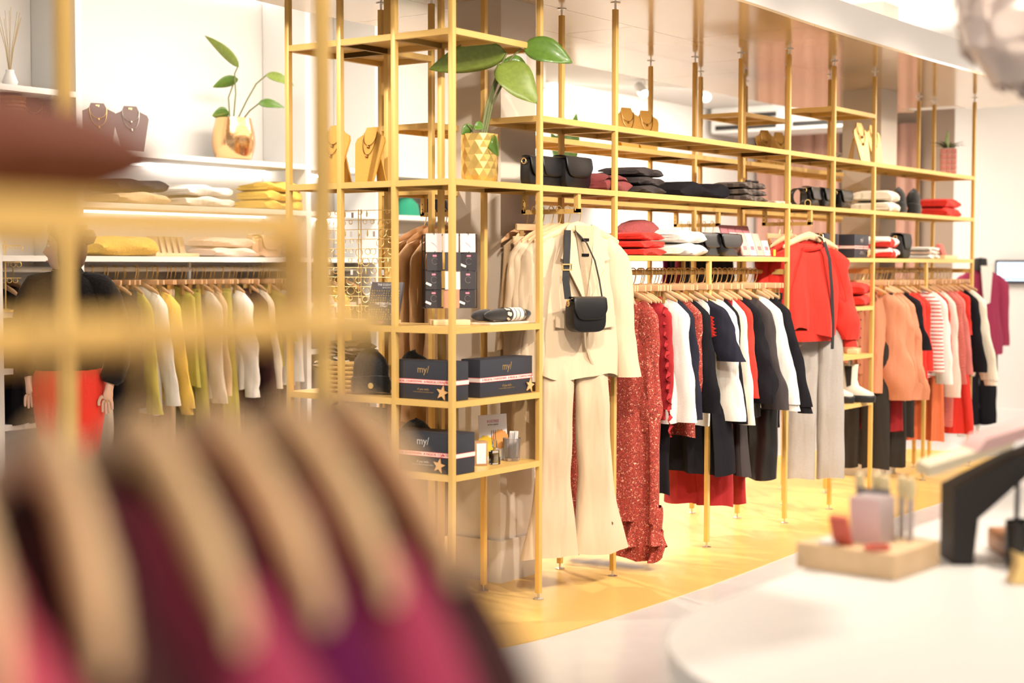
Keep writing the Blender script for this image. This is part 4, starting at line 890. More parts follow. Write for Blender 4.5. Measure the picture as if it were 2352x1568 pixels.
for row in range(4):
    for i in range(3):
        m_ = [CP, CB, (CB, CP, CB)[i], (CB, CPH, CB)[i]][row]; x = -.068+.068*i+rnd.uniform(-.005, .005); z = .295+.07-.074*row
        o = MB().box(-.032, .032, -.0008, .0008, -.074, 0).build('jewellery_card', m_, ct, (x, -.036-.004*(i % 2), z), (rnd.uniform(-.08, .02), 0, rnd.uniform(-.12, .12)), smooth=0)
        if m_ is CB: MB().box(-.008, .008, -.0014, -.001, -.018, -.011).build('logo_print', PR, o, smooth=0); MB().tube([(.012*math.cos(a), -.002, -.036+.013*math.sin(a)) for a in np.linspace(.4, 5.6, 12)], .0008, 5).build('ear_print', mat('grey_print', (.25, .22, .2), .6), o)
        else: MB().tube([(-.01, -.0016, -.035), (.004, -.0016, -.045), (.012, -.0016, -.055)], .0008, 5).build('script_print', PR, o)
        if m_ is CB and rnd.random() < .6: MB().box(-.012, .012, -.003, -.001, -.062, -.053).build('price_tag', PAPER, o, (0, 0, 0), (0, .4, 0), smooth=0)
        MB().tube([(0, .01, .004), (0, -.008, .002), (0, -.010, -.006)], .0016, 5).build('peg', BLACKW, o)
# bracelet cushion
tr = MB().bbox(-.17, .17, -.05, .05, 0, .008, .002).build('jewellery_tray', mat('pale_tray', (.84, .66, .52), .5), None, (.47, .09, L(2)+.0005), (0, 0, -.0)); tag(tr, 'flat pale tray under the black bracelet cushions', 'tray')
def spindle(label, loc, rz, Ln, r_, bands):
    g = thing('bracelet_cushion', label, 'cushion', loc, rz)
    R = []
    for k in range(21):
        u = -1+2*k/20; rr_ = r_*(1-abs(u)**2.6)**.62+.0005; R.append([(u*Ln/2, rr_*math.cos(a), r_+rr_*.92*math.sin(a)) for a in np.linspace(0, 2*math.pi, 18, endpoint=False)])
    MB().rings(R).build('pillow', mat('black_velvet', (.012, .010, .011), .95, 0, .2, 300, 0, 0, .3), g)
    for x, w_, m_ in bands:
        u = x/(Ln/2); rr_ = r_*(1-abs(u)**2.6)**.62+.0025
        MB().rings([[(xx, rr_*math.cos(a), r_+rr_*.93*math.sin(a)) for a in np.linspace(0, 2*math.pi, 22, endpoint=False)] for xx in (x-w_/2, x+w_/2)]).build('bracelet', m_, g)
    return g
spindle('black velvet cushion with zebra and beaded bracelets on the pale tray', (.47, .075, L(2)+.009), 0, .33, .029, [(-.03, .028, F_['zebra']), (.005, .018, PAPER), (.03, .022, mat('bead_white', (.75, .66, .6), .4, 0, .8, 300)), (.06, .025, PAPER), (.085, .012, STEEL)])
spindle('plain black velvet cushion with gold bangles behind the zebra one', (.40, .125, L(2)+.009), .1, .26, .027, [(-.01, .006, GOLDM), (.004, .005, GOLDM), (.018, .006, GOLDM)])
# L1: basket with zebra cloth, beanies, gift boxes
bk = thing('woven_basket', 'woven straw basket holding folded zebra-print scarves on the end shelf', 'basket', (.15, .66, L(1)+.0005), FACE)
STRAW = mat('straw', (.62, .38, .13), .8, 0, 1.0, 60, .35)
for k in range(7):
    MB().tube([((.115+.012*k/6)*math.copysign(abs(math.cos(a))**.7, math.cos(a)), (.085+.01*k/6)*math.copysign(abs(math.sin(a))**.7, math.sin(a)), .009+.0185*k) for a in np.linspace(0, 2*math.pi, 37)], .0105, 8, False).build('woven_row', STRAW, bk)
MB().box(-.10, .10, -.07, .07, .004, .012).build('bottom', STRAW, bk, smooth=0)
for i in range(2): folded(('zebra-print scarf folded on top in the straw basket', 'zebra-print scarf folded lower in the straw basket')[i], (.15, .66+.03*i, L(1)+.155-.075*i), FACE+.15*(i-.5), .2-.01*i, .14, .05 if i == 0 else .065, F_['zebra'], 90+i, cat='scarf', name='folded_scarf', group='zebra scarves in the basket')
beanie('black wool beanie with gold badge beside the straw basket', (.10, .50, L(1)+.0005), FACE, KNIT, 3, .088, .178)
beanie('black wool beanie half hidden behind the left gift box', (.22, .36, L(1)+.0005), FACE, KNIT, 4, .085, .165)
giftbox('navy gift box facing the end on the middle lower shelf, left of two', (.062, .155, L(1)+.0005), FACE, .30, .095, .152, FOIL_G, 'navy gift boxes on the end unit', .10)
giftbox('navy gift box facing the front on the middle lower shelf, right of two', (.375, .06, L(1)+.0005), 0, .36, .095, .152, FOIL_G, 'navy gift boxes on the end unit', .155, 1.1)
# L0
giftbox('navy gift box with silver lettering alone on the lowest shelf', (.075, .155, L(0)+.0005), FACE, .32, .125, .158, FOIL_S, None, .085, 1.05)
beanie('black wool beanie with gold badge on the lowest shelf', (.10, .50, L(0)+.0005), FACE, KNIT, 5, .09, .172); beanie('black wool beanie behind the lowest gift box', (.23, .37, L(0)+.0005), FACE, KNIT, 6, .09, .168)
for i, (y, h_, lb) in enumerate(((.72, .23, 'tall black tote bag at the left of the lowest end shelf'), (.60, .25, 'tall black tote bag behind the lowest beanie'))):
    tt = thing('tote_bag', lb, 'bag', (.19, y, L(0)+.0005), FACE)
    MB().rings([ring(0, 0, z, rx, .045, 28, .6) for z, rx in ((0, .085), (.01, .09), (h_*.8, .095), (h_*.86, .093))], True, True, False).build('body', mat('black_canvas', (.016, .014, .013), .85, 0, .3, 200), tt)
    for s in (-1, 1): MB().tube([(-.045, s*.035, h_*.75), (-.045, s*.04, h_*.95), (-.02, s*.03, h_), (.02, s*.03, h_), (.045, s*.04, h_*.95), (.045, s*.035, h_*.75)], .006, 6).build('handle', BLACKL, tt)
sb_ = MB().bbox(-.028, .028, -.022, .022, 0, .098, .002).build('carton', mat('kraft', (.45, .25, .12), .7), None, (.315, .105, L(0)+.0005), (0, 0, -.6)); tag(sb_, 'small brown perfume carton beside the lowest gift box', 'box')
MB().box(-.02, .02, -.0232, -.0222, .008, .09).build('label_panel', PAPER, sb_, smooth=0)
pf = thing('perfume_bottle', 'square clear glass perfume bottle with gold cap on the lowest shelf', 'bottle', (.37, .07, L(0)+.0005), -.3)
MB().bbox(-.021, .021, -.014, .014, 0, .058, .004).build('glass', GLASS, pf); MB().bbox(-.016, .016, -.010, .010, .006, .045, .002).build('perfume', mat('amber_liquid', (.9, .72, .45), .1, 0, trans=.8), pf); MB().cyl((0, 0, .058), (0, 0, .07), .006, 12).build('neck', GOLDM, pf); MB().bbox(-.008, .008, -.008, .008, .068, .1, .001).build('cap', GLASS, pf)
gc = thing('glass_tumbler', 'cut glass tumbler stuffed with white scent strips', 'glass', (.51, .085, L(0)+.0005), 0)
R = []
for z, r_ in ((0, .031), (.004, .033), (.01, .0335), (.09, .0375), (.094, .037), (.09, .034), (.012, .030), (.008, .0)): R.append([(r_*(1+.02*math.cos(12*2*math.pi*i/48)*(.01 < z < .085))*math.cos(2*math.pi*i/48), r_*(1+.02*math.cos(12*2*math.pi*i/48)*(.01 < z < .085))*math.sin(2*math.pi*i/48), z) for i in range(48)])
MB().rings(R, True, True, False).build('glass', mat('smoked_glass', (.9, .82, .78), .08, 0, trans=.85), gc)
for i in range(12): a = i*.52; MB().box(-.006, .006, -.0006, .0006, 0, .11).build('scent_strip', PAPER, gc, (.012*math.cos(a), .012*math.sin(a), .012), (.16*math.sin(a), .16*math.cos(a)*1.0, a), smooth=0)
sc_ = thing('shell_card', 'tall card with orange and yellow shells behind the tumbler', 'card', (.475, .15, L(0)+.0005), -.25)
cd = MB().bbox(-.075, .075, -.0015, .0015, 0, .19, .0005).build('card', PAPER, sc_, (0, 0, 0), (-.06, 0, 0)); text('KUSTREE', .016, mat('pink_print', (.8, .25, .35), .6), cd, (0, -.0024, .162), (R90, 0, 0)); text('IN THE GARDEN', .0075, mat('grey_print', (.25, .22, .2), .6), cd, (0, -.0024, .148), (R90, 0, 0))
for (cx, cz, r_, c_) in ((.035, .08, .045, (.80, .36, .10)), (-.045, .055, .05, (.80, .52, .03))):
    P = [(cx, cz-r_*.8)]+[(cx+r_*(1+.06*math.cos(i*math.pi))*math.cos(a), cz+r_*(1+.06*math.cos(i*math.pi))*math.sin(a)) for i, a in enumerate(np.linspace(-.5, math.pi+.5, 19))]
    MB().prism(P, -.0028, -.0016).build('shell_print', mat('shell_%d' % int(cz*1000), c_, .6), cd, smooth=0)
for x in (-.01, .0, .01): MB().box(x-.001, x+.001, -.004, -.0028, .06, .125).build('stick_print', mat('stick_print', (.2, .08, .06), .6), cd, smooth=0)
hg = hanger('clip', (.62, .30, .62), .35, 'loose clear hanger with black clips below the lowest shelf', None)
# ------------------------------------------------------------------ ceiling spot fixtures and air conditioner
def fixture(label, loc, aim, ztop):
    g = thing('track_spotlight', label, 'spotlight', loc, 0); d = Vector(aim)-Vector(loc); q = d.to_track_quat('-Z', 'Y').to_euler()
    MB().lathe([(.03, .13), (.037, .12), (.04, 0), (.036, 0), (.034, .012)], 20).build('lamp_head', WHITE, g, (0, 0, 0), q)
    MB().lathe([(.033, .006), (.0, .007)], 16).build('lens', mat('lamp_glow', (1, .92, .82), .5, emit=9), g, (0, 0, 0), q)
    MB().cyl((0, 0, .06), (0, 0, ztop-loc[2]), .008, 8).build('stem', WHITE, g)
fixture('white ceiling spotlight seen through the bay left of the third post', (4.395, 2.6, 2.60), (3.0, 0, .2), 2.86)
fixture('white ceiling spotlight above the mustard busts', (5.78, 2.6, 2.74), (4.4, .2, .5), 2.86)
fixture('white ceiling spotlight beside the small raised shelf', (6.8, 2.6, 2.80), (5.0, -.2, .4), 2.86)
fixture('white ceiling spotlight at the left behind the tall end post', (1.9, 2.0, 2.86), (2.2, 3.3, 1.6), 3.12)
fixture('white ceiling spotlight above the white wall shelves', (2.75, 2.3, 2.9), (2.8, 3.3, 1.4), 3.12)
ac = thing('air_conditioner', 'white ceiling air conditioner with dark slots behind the raised shelves', 'air conditioner', (8.35, 2.5, 2.62), 0)
MB().bbox(-.28, .28, -.75, .75, 0, .24, .02).build('casing', WHITE, ac)
for y0, y1 in ((-.7, -.08), (.08, .7)):
    for z in (.05, .15): MB().box(-.284, -.278, y0, y1, z-.022, z+.022).build('air_slot', BLACKW, ac, smooth=0)
# curtains, screen, mannequin
CUR = fab('pink_curtain', (.62, .36, .28), .2)
def curtain(label, y0, y1):
    R = []; n = int((y1-y0)/.012)
    for z in np.linspace(.03, 2.72, 6): R.append([(9.12+.035*math.sin(38*(y0+(y1-y0)*i/n))+.012*math.sin(91*(y0+(y1-y0)*i/n)+z), y0+(y1-y0)*i/n, z) for i in range(n+1)])
    o = MB().rings(R, False).build('curtain', CUR, None, (0, 0, 0), smooth=80); tag(o, label, 'curtain')
curtain('dusty pink fitting room curtain left of the far column', 2.42, 3.30); curtain('dusty pink fitting room curtain right of the far column', 1.66, 2.05)
sn = thing('wall_screen', 'small wall-mounted screen glowing pale blue on the right wall', 'screen', (8.53, .54, 1.25), -R90)
MB().bbox(-.17, .17, -.03, .018, 0, .2, .006).build('bezel', mat('screen_bezel', (.03, .025, .04), .4), sn); MB().box(-.15, .15, -.033, -.0305, .022, .18).build('display', mat('screen_glow', (.62, .82, 1.0), .4, emit=1.1), sn, smooth=0)
for i in range(4): MB().box(-.14, -.11+.01*(i % 2), -.0345, -.033, .15-.018*i, .156-.018*i).build('text_line', mat('screen_grey', (.3, .45, .6), .6), sn, smooth=0)
MB().box(-.15, .15, -.0345, -.033, .035, .045).build('task_bar', mat('screen_teal', (.10, .35, .42), .6), sn, smooth=0)
sw = MB().bbox(-.012, .012, -.006, .006, -.012, .012, .003).build('wall_hook', STEEL, None, (8.54, .43, .98), (0, 0, 0)); tag(sw, 'tiny metal hook on the right wall below the screen', 'hook')
mq = thing('mannequin', 'headless mannequin in a magenta blazer and white shirt by the wall', 'mannequin', (7.8, .60, 0), -.75)
body_mb(.20, .70, .09, .20, .10, 5, .004, 2, neck=.06, waist=.03).build('blazer_body', f['magenta'], mq, (0, 0, 1.38))
for s in (-1, 1): sleeve_mb(s, .20, .09, .58, .075, .055, .04, 0, 5, .03, 0, .8).build('blazer_sleeve', f['magenta'], mq, (0, 0, 1.38))
MB().prism([(-.05, 1.40), (.05, 1.40), (.03, 1.1), (-.02, 1.08)], -.115, -.10).build('shirt_front', f['white'], mq); MB().lathe([(.06, -.05), (.055, .02), (.05, .05), (.0, .06)], 20, (0, 0, 1.41)).build('neck_cap', BLACKL, mq)
MB().cyl((0, 0, 0.02), (0, 0, .75), .02, 12).build('stand_pole', STEEL, mq); MB().lathe([(.16, 0), (.16, .015), (.02, .03)], 28).build('stand_base', STEEL, mq)
for s in (-1, 1): legs_mb(s, .62, .17, .16, .06, 6).build('trouser_leg', f['black'], mq, (0, 0, .72))
# ------------------------------------------------------------------ white wall shelving on the back wall
YW0, YW1 = 2.95, 3.315
ws = thing('wall_shelving', 'white built-in wall shelving with rail along the back wall', 'shelving')
for x in (.095, .60, 2.335, 2.99, 4.05): MB().box(x-.02, x+.02, YW0, YW1, 0, 3.12).build('upright', WHITE, ws, smooth=0)
def wsh(x0, x1, k, y0=YW0): return MB().box(x0+.0205, x1-.0205, y0, YW1, L(k)-.03, L(k)).build('shelf', WHITE, ws, smooth=0)
for k in (3, 4, 5): wsh(.60, 2.335, k); wsh(2.335, 2.99, k)
for k in (4, 5): wsh(2.99, 4.05, k)
for k in (6, 5, 3, 2, 1, 0): wsh(.095, .60, k)
wsh(2.335, 2.99, 2); wsh(2.335, 2.99, 1); wsh(2.99, 4.05, 1)
LED = mat('led_strip', (1, .93, .84), .5, emit=14)
for k in (4, 5):
    for x0, x1 in ((.64, 2.30), (2.37, 2.96)): MB().box(x0, x1, YW1-.03, YW1-.012, L(k)-.045, L(k)-.031).build('light_strip', LED, ws, smooth=0)
MB().box(.64, 2.30, YW1-.03, YW1-.012, 3.08, 3.1).build('light_strip', LED, ws, smooth=0)
MB().cyl((.62, 3.12, 1.372), (2.315, 3.12, 1.372), .015, 14).build('hanging_rail', WHITE, ws); MB().box(1.50, 1.515, 3.11, 3.13, 1.30, L(3)-.03).build('rail_support', WHITE, ws, smooth=0)
MB().cyl((2.35, 3.12, 1.372), (2.975, 3.12, 1.372), .015, 14).build('hanging_rail', WHITE, ws); MB().cyl((3.01, 3.12, 1.60), (4.03, 3.12, 1.60), .015, 14).build('hanging_rail', WHITE, ws); MB().cyl((.115, 3.12, 1.372), (.58, 3.12, 1.372), .015, 14).build('hanging_rail', WHITE, ws)
WZ = 1.372-HK; G4 = 'clothes on the white wall rail'; HG4 = 'wooden hangers on the white wall rail'
def wk(u, dz=0): return (u, 3.12+rnd.uniform(-.006, .006), WZ+dz)
LST = [(.72, 'p', 'taupe', 'pale taupe trousers first on the wall rail behind the woman', dict(Ln=.9)),
 (.80, 'p', 'ecru', 'ecru trousers hanging beside the woman\'s arm', dict(Ln=.95)),
 (.90, 't', 'black', 'black bulky knit hanging beside the ecru trousers', dict(Ln=.72, slv=.62, r0=.09, r1=.07, t=.05)),
 (1.02, 't', 'olive', 'olive green long-sleeved shirt on the wall rail', dict(Ln=.62, slv=.66, r0=.07, r1=.065, out=.1)),
 (1.10, 't', 'white', 'white shirt between olive and yellow on the wall rail', dict(Ln=.72, slv=.62, r0=.075, r1=.055, out=.12)),
 (1.18, 't', 'yellow', 'soft yellow sweater on the wall rail', dict(Ln=.60, slv=.64, r0=.085, r1=.06, out=.14, rib='yellow')),
 (1.26, 'p', 'taupe', 'taupe trousers gathered in clips after the yellow sweater', dict(Ln=.98)),
 (1.36, 't', 'olive', 'olive sleeveless dress with slanted hem on the wall rail', dict(Ln=.58, slv=0, hem=.24)),
 (1.44, 's', 'olive', 'long olive flared skirt on the wall rail', dict(Ln=1.0, w1=.25)),
 (1.53, 't', 'ecru', 'ecru knit sweater with wide straight sleeve on the wall rail', dict(Ln=.66, slv=.64, r0=.075, r1=.07, out=.05)),
 (1.60, 't', 'sand', 'sand coloured cardigan behind the ecru knit', dict(Ln=.66, slv=.6, r0=.06, r1=.055, out=.05)),
 (1.67, 's', 'olive', 'olive pleated midi skirt deeper on the wall rail', dict(Ln=.95, w1=.22)),
 (1.76, 't', 'white', 'white crumpled blouse with ruffled sleeve on the wall rail', dict(Ln=.62, slv=.62, r0=.09, r1=.06, out=.08, wr=.12)),
 (1.88, 't', 'dbrown', 'dark brown cardigan on the wall rail', dict(Ln=.74, slv=.6, r0=.085, r1=.06, out=.1)),
 (1.97, 't', 'cream', 'cream lace blouse after the dark brown cardigan', dict(Ln=.62, slv=.58, out=.1)),
 (2.06, 't', 'olive', 'olive ruched top near the right end of the wall rail', dict(Ln=.5, slv=.3, out=.1)),
 (2.15, 't', 'white', 'white shirt at the right end of the wall rail', dict(Ln=.62, slv=.55, out=.08)),
 (2.25, 'p', 'taupe', 'taupe trousers last on the wall rail', dict(Ln=1.0)),
 (.98, 'p', 'char', 'charcoal trousers hanging low under the black knit', dict(Ln=1.1)), (1.22, 'p', 'sand', 'sand trousers hanging low beneath the yellow sweater', dict(Ln=1.15)), (1.82, 's', 'dbrown', 'dark brown long skirt beneath the white crumpled blouse', dict(Ln=1.0)), (2.1, 'p', 'char', 'charcoal trousers below the olive ruched top', dict(Ln=1.1))]
for i, (u, kd, cl, lb, k) in enumerate(LST):
    rz = -R90+rnd.uniform(-.1, .1)
    if kd == 't':
        if 'rib' in k: k['rib'] = f[k['rib']]
        k.setdefault('t', .04); k.setdefault('r0', .075); k.setdefault('r1', .055); top('t', lb, 'clothes', wk(u), rz, f[cl], 200+i, G4, name='hanging_garment', **k); hanger('shirt', wk(u), rz, 'wooden shoulder hanger on the white wall rail', HG4)
    elif kd == 'p': pants(lb, wk(u), rz, f[cl], 200+i, G4, wt=.16, hemw=.17, t=.03, **k); hanger('clip', wk(u), rz, 'wooden clip hanger on the white wall rail', HG4)
    else: skirt(lb, wk(u), rz, f[cl], 200+i, G4, t=.05, **k); hanger('clip', wk(u), rz, 'wooden clip hanger on the white wall rail', HG4)
for i in range(22):
    u = .66+.0745*i+rnd.uniform(-.012, .012); hanger('clip', wk(u), -R90+rnd.uniform(-.2, .2), 'wooden clip hanger on the white wall rail', HG4)
for i, (u, cl, lb) in enumerate(((.20, 'black', 'black coat hanging in the left wall niche'), (.29, 'char', 'charcoal coat beside the black one in the left wall niche'), (2.5, 'taupe', 'taupe jacket on the wall rail behind the end unit'), (2.64, 'yellow', 'yellow jacket on the wall rail behind the earring rack'), (2.8, 'black', 'black jacket on the wall rail behind the earring rack'), (3.15, 'black', 'black long coat on the wall rail behind the end posts'), (3.3, 'char', 'charcoal coat on the wall rail behind the end posts'), (3.5, 'black', 'black wool coat farther along the wall rail'))):
    zz = WZ if u < 3 else 1.60-HK
    top('c', lb, 'coat', (u, 3.12, zz), -R90+rnd.uniform(-.1, .1), f[cl], 240+i, 'dark coats along the wall', Ln=.70 if u < .5 else .9, name='hanging_coat', t=.05, slv=.6); hanger('shirt', (u, 3.12, zz), -R90, 'wooden shoulder hanger on the white wall rail', HG4)
# goods on the wall shelves
W5, W4, W3 = L(5)+.0005, L(4)+.0005, L(3)+.0005
cp = thing('copper_plant_pot', 'polished copper pot with leafy plant on the white wall shelf', 'plant pot', (1.86, 3.11, W5), CAMR)
MB().lathe([(.08, 0), (.105, .012), (.122, .06), (.13, .11), (.125, .17), (.112, .22), (.106, .255), (.100, .255), (.1, .24)], 40).build('pot_body', mat('copper', (.90, .56, .28), .16, 1, .15, 90), cp)
MB().lathe([(.1, 0), (.001, .004)], 24, (0, 0, .235)).build('soil', mat('soil', (.05, .035, .025), .9), cp)
for P in ([(.0, 0, .24), (.015, 0, .40), (.01, 0, .52), (.03, 0, .565)], [(-.02, 0, .24), (-.03, .01, .38), (-.0, .01, .46)], [(.02, 0, .24), (.08, 0, .36), (.14, -.01, .46), (.20, -.01, .51)], [(.05, 0, .24), (.1, -.01, .30), (.16, -.02, .345)], [(-.05, 0, .24), (-.06, -.01, .27), (-.05, -.02, .285)]): MB().tube(P, .0045, 7).build('stem', STEM, cp)
leaf(cp, (.035, 0, .56), (-.16, -.03, .745), .035, GREEN2, 1.0, 11, curl=.2, tipdown=.05); leaf(cp, (.03, .01, .49), (-.12, -.02, .44), .035, GREEN, 1.1, 12, curl=.25, tipdown=.1)
leaf(cp, (.20, -.01, .515), (.37, -.04, .45), .03, GREEN2, 1.1, 13, curl=.3, tipdown=.1); leaf(cp, (.155, -.02, .345), (.31, -.04, .32), .028, GREEN, 1.2, 14, curl=.35, tipdown=.1); leaf(cp, (-.02, -.02, .285), (-.12, -.05, .27), .04, GREEN, 1.2, 15, curl=.2, tipdown=.2)
bust('grey velvet necklace bust with gold chain left of its twin', (.84, 3.08, W5), -.45, GREYV, 1.12, None, GOLDM, True, .05); bust('grey velvet necklace bust with silver chain right of its twin', (1.05, 3.06, W5), -.45, GREYV, 1.12, None, STEEL, True, .05)
bust('grey velvet necklace bust in the left wall niche', (.44, 3.1, W5), -.3, GREYV, 1.1, None, GOLDM)
stack(['light brown sweater folded below the dark grey one on the wall', 'dark grey sweater folded with gold zips on the wall'], (1.03, 3.1, W4), .1, .40, .25, .062, [f['sand'], f['char']], 300, 'folded sweaters on the wall shelf')
stack(['white sweater folded at the bottom of two on the wall', 'white sweater folded on top of two on the wall'], (1.53, 3.1, W4), .1, .40, .25, .055, f['white'], 304, 'white folded sweaters on the wall shelf', sag=.2)
stack(['yellow sweater folded lowest on the wall shelf', 'yellow sweater folded in the middle on the wall shelf', 'yellow sweater folded on top on the wall shelf'], (2.15, 3.1, W4), .1, .38, .25, .05, f['yellow'], 308, 'yellow folded sweaters', sag=.3)
folded('thick mustard knit blanket folded on the lower wall shelf', (.93, 3.09, W3), .05, .40, .24, .10, f['mustard'], 312, layers=2)
wc = thing('card_holder', 'wooden tray of upright cards on the lower wall shelf', 'display stand', (1.33, 3.08, W3), .1)
MB().bbox(-.18, .18, -.06, .06, 0, .02, .003).build('tray', WOODL, wc)
for i in range(6): MB().box(-.035, .035, -.001, .001, 0, .1).build('card', mat('sand_card', (.72, .54, .34), .7), wc, (-.14+.05*i, .0, .018), (-.2, 0, .3), smooth=0)
stack(['ecru scarf folded at the bottom on the lower wall shelf', 'ecru scarf folded on top on the lower wall shelf'], (1.73, 3.09, W3), .05, .36, .22, .052, f['blush'], 316, 'ecru folded scarves')
bag('rose gold metallic clutch on the lower wall shelf', (2.10, 3.08, W3), .3, .26, .13, .04, mat('rose_gold_leather', (.80, .52, .34), .3, .6, .1, 200), name='clutch_bag'); bag('rose gold upright pouch next to the clutch on the wall shelf', (1.99, 3.08, W3), 1.2, .1, .135, .03, mat('rose_gold_leather', (.80, .52, .34), .3, .6, .1, 200), name='clutch_bag')
wb = thing('wicker_basket', 'tall wicker basket in the left wall niche', 'basket', (.27, 3.08, W5), 0)
for k in range(12): MB().tube([((.05+.02*k/11)*math.cos(a), (.05+.02*k/11)*math.sin(a), .01+.02*k) for a in np.linspace(0, 2*math.pi, 21)], .011, 6, False).build('woven_row', mat('wicker', (.42, .20, .08), .8, 0, 1, 60, .3), wb)
gr = thing('dried_grass_vase', 'small vase of dried grass on the top of the left niche', 'vase', (.27, 3.08, L(6)+.0005), 0); MB().lathe([(.03, 0), (.04, .03), (.02, .08), (.022, .09)], 20).build('vase', WHITE, gr)
for i in range(14): a = i*2.4; MB().tube([(0, 0, .05), (.02*math.cos(a), .02*math.sin(a), .2), (.06*math.cos(a), .06*math.sin(a), .34+.02*(i % 4))], .0015, 4).build('grass_stalk', mat('straw_stalk', (.55, .42, .22), .8), gr)
hr = MB().lathe([(.0, .15), (.05, .145), (.09, .11), (.1, .05), (.1, .02), (.17, .006), (.17, 0), (.0, 0)], 30, sx=1.1, sy=.8).build('felt_hat', f['black'], None, (3.80, 3.12, W4), (0, 0, .0)); tag(hr, 'black felt hat on the white shelf behind the end posts', 'hat')
gr2 = MB().lathe([(.0, .13), (.05, .12), (.09, .08), (.1, .02), (.1, 0), (0, 0)], 24).build('green_beanie', fab('green', (.03, .30, .18)), None, (3.45, 3.1, W4), (0, 0, 0)); tag(gr2, 'green knit hat on the white shelf glimpsed beside the near column', 'hat')
bx = MB().bbox(-.03, .03, -.03, .03, 0, .12, .004).build('product_box', mat('pale_blue_box', (.72, .80, .84), .5), None, (.24, 3.02, L(0)+.0005), (0, 0, .3)); tag(bx, 'small pale blue box on the low shelf beside the red skirt', 'box')
MB().box(-.03, .03, -.0305, -.0302, 0.005, .03).build('label_band', PAPER, bx, smooth=0)
es = thing('earring_stand', 'three-tier gold earring stand in the wall niche beside the woman', 'jewellery stand', (.16, 2.99, L(2)+.0005), CAMR)
MB().lathe([(.06, 0), (.06, .01), (.004, .016), (.004, .36)], 16).build('stand_pole', GOLDM, es)
for k, z in enumerate((.17, .25, .335)):
    b = MB().cyl((-.09+.02*k, 0, z), (.08, 0, z), .003, 8).build('arm', GOLDM, es)
    for i in range(5): inst('earring', HM[rnd.choice((0, 1, 3))], b, (-.07+.02*k+.03*i, 0, z))
# leafy plant and trailing plant on the far wall behind the frame
pl = thing('wall_plant', 'green leafy plant glimpsed behind the top shelf of the gold frame', 'plant', (5.35, 3.05, 2.02), CAMR)
MB().lathe([(.06, 0), (.08, .12), (.075, .14)], 20).build('pot_body', WHITE, pl)
for (b_, t__) in (((-.02, 0, .14), (-.03, 0, .56)), ((.03, 0, .14), (.08, 0, .58)), ((0, 0, .14), (-.12, 0, .42)), ((0, 0, .12), (-.14, -.05, -.08)), ((.02, 0, .12), (.02, -.08, -.12))): leaf(pl, b_, t__, .07, GREEN, 1.2, 31, curl=.1, tipdown=.05)
sh = MB().box(5.0, 6.2, 3.0, 3.315, 1.99, 2.02).build('wall_shelf', WHITE, None, smooth=0); tag(sh, 'white wall shelf carrying the leafy plant behind the frame', 'shelf')
# ------------------------------------------------------------------ foreground clothing rack (out of focus)
fr = thing('foreground_rack', 'blurred gold clothing rack with shelf and rail close to the camera', 'shelving')
FZ = -.007
for (x, y) in ((-3.083, -1.64), (-2.5, -1.645)):
    o = MB().bbox(-T, T, -T, T, .03, 3.09, .0015).build('post', GOLD, fr, (x, y, 0)); inst('foot', footm, o)
MB().bbox(-4.8, -4.778, -2.92, -2.898, .0, 3.1, .0015).build('post', GOLD, fr); MB().bbox(-4.8, -4.778, -2.64, -2.618, .0, 3.1, .0015).build('post', GOLD, fr)
for y in (-2.90, -2.63): MB().box(-4.8, -3.88, y-T, y+T, L(3)-.024+FZ, L(3)+FZ).build('shelf_edge', GOLD, fr, smooth=0)
MB().box(-4.8, -3.88, -2.9, -2.63, L(3)-.004+FZ, L(3)-.0005+FZ).build('shelf', GOLD, fr, smooth=0)
MB().cyl((-4.8, -2.923, RZ+FZ), (-3.83, -2.923, RZ+FZ), .0125, 14).build('hanging_rail', GOLD, fr)
for x in (-4.74, -3.90): MB().box(x-.006, x+.006, -2.93, -2.90, RZ+FZ, L(3)-.02+FZ).build('rail_support', GOLD, fr, smooth=0)
for y in (-2.90, -1.645): MB().box(-4.8, -2.49, y-T, y+T, 3.06, 3.085).build('top_beam', GOLD, fr, smooth=0)
folded('dark brown folded sweater on the blurred foreground shelf', (-4.22, -2.70, L(3)+.0005+FZ), .0, .62, .14, .082, fab('cocoa', (.16, .055, .035)), 400)
HZ = RZ-HK; FRZ = math.atan2(-.90, -.437); G5 = 'blurred clothes on the foreground rail'
for i, (x, cl, lb, dr) in enumerate(((-4.235, 'mauve', 'blurred berry pink top at the far left of the foreground rail', .0), (-4.165, 'mauve', 'blurred berry pink blouse second from the left in the foreground', .02), (-4.10, 'dbrown', 'blurred dark brown coat third from the left in the foreground', -.02), (-4.035, 'magenta', 'blurred raspberry blouse in the middle of the foreground rail', .02), (-3.975, 'plum', 'blurred dark plum blouse right of the raspberry one', .0), (-3.915, 'magenta', 'blurred raspberry jacket second from the right in the foreground', -.03), (-3.855, 'dbrown', 'blurred dark brown coat at the right end of the foreground rail', -.04))):
    top('t', lb, 'clothes', (x, -2.923, HZ), FRZ+dr, f[cl], 420+i, G5, name='hanging_garment', Ln=.72, W=.21, slv=.6, t=.05, r0=.085, r1=.06, out=.10)
    hanger('shirt', (x, -2.923, HZ), FRZ+dr, 'blurred wooden hanger in the foreground under the '+lb.split(' blurred ')[-1].split('blurred ')[-1].split(' ')[0]+' '+lb.split(' ')[2]+' garment' if False else ['blurred wooden hanger farthest left in the foreground', 'blurred wooden hanger second from the left in the foreground', 'blurred wooden hanger third from the left in the foreground', 'blurred wooden hanger in the middle of the foreground', 'blurred wooden hanger third from the right in the foreground', 'blurred wooden hanger second from the right in the foreground', 'blurred wooden hanger farthest right in the foreground'][i], 'foreground hangers', True)
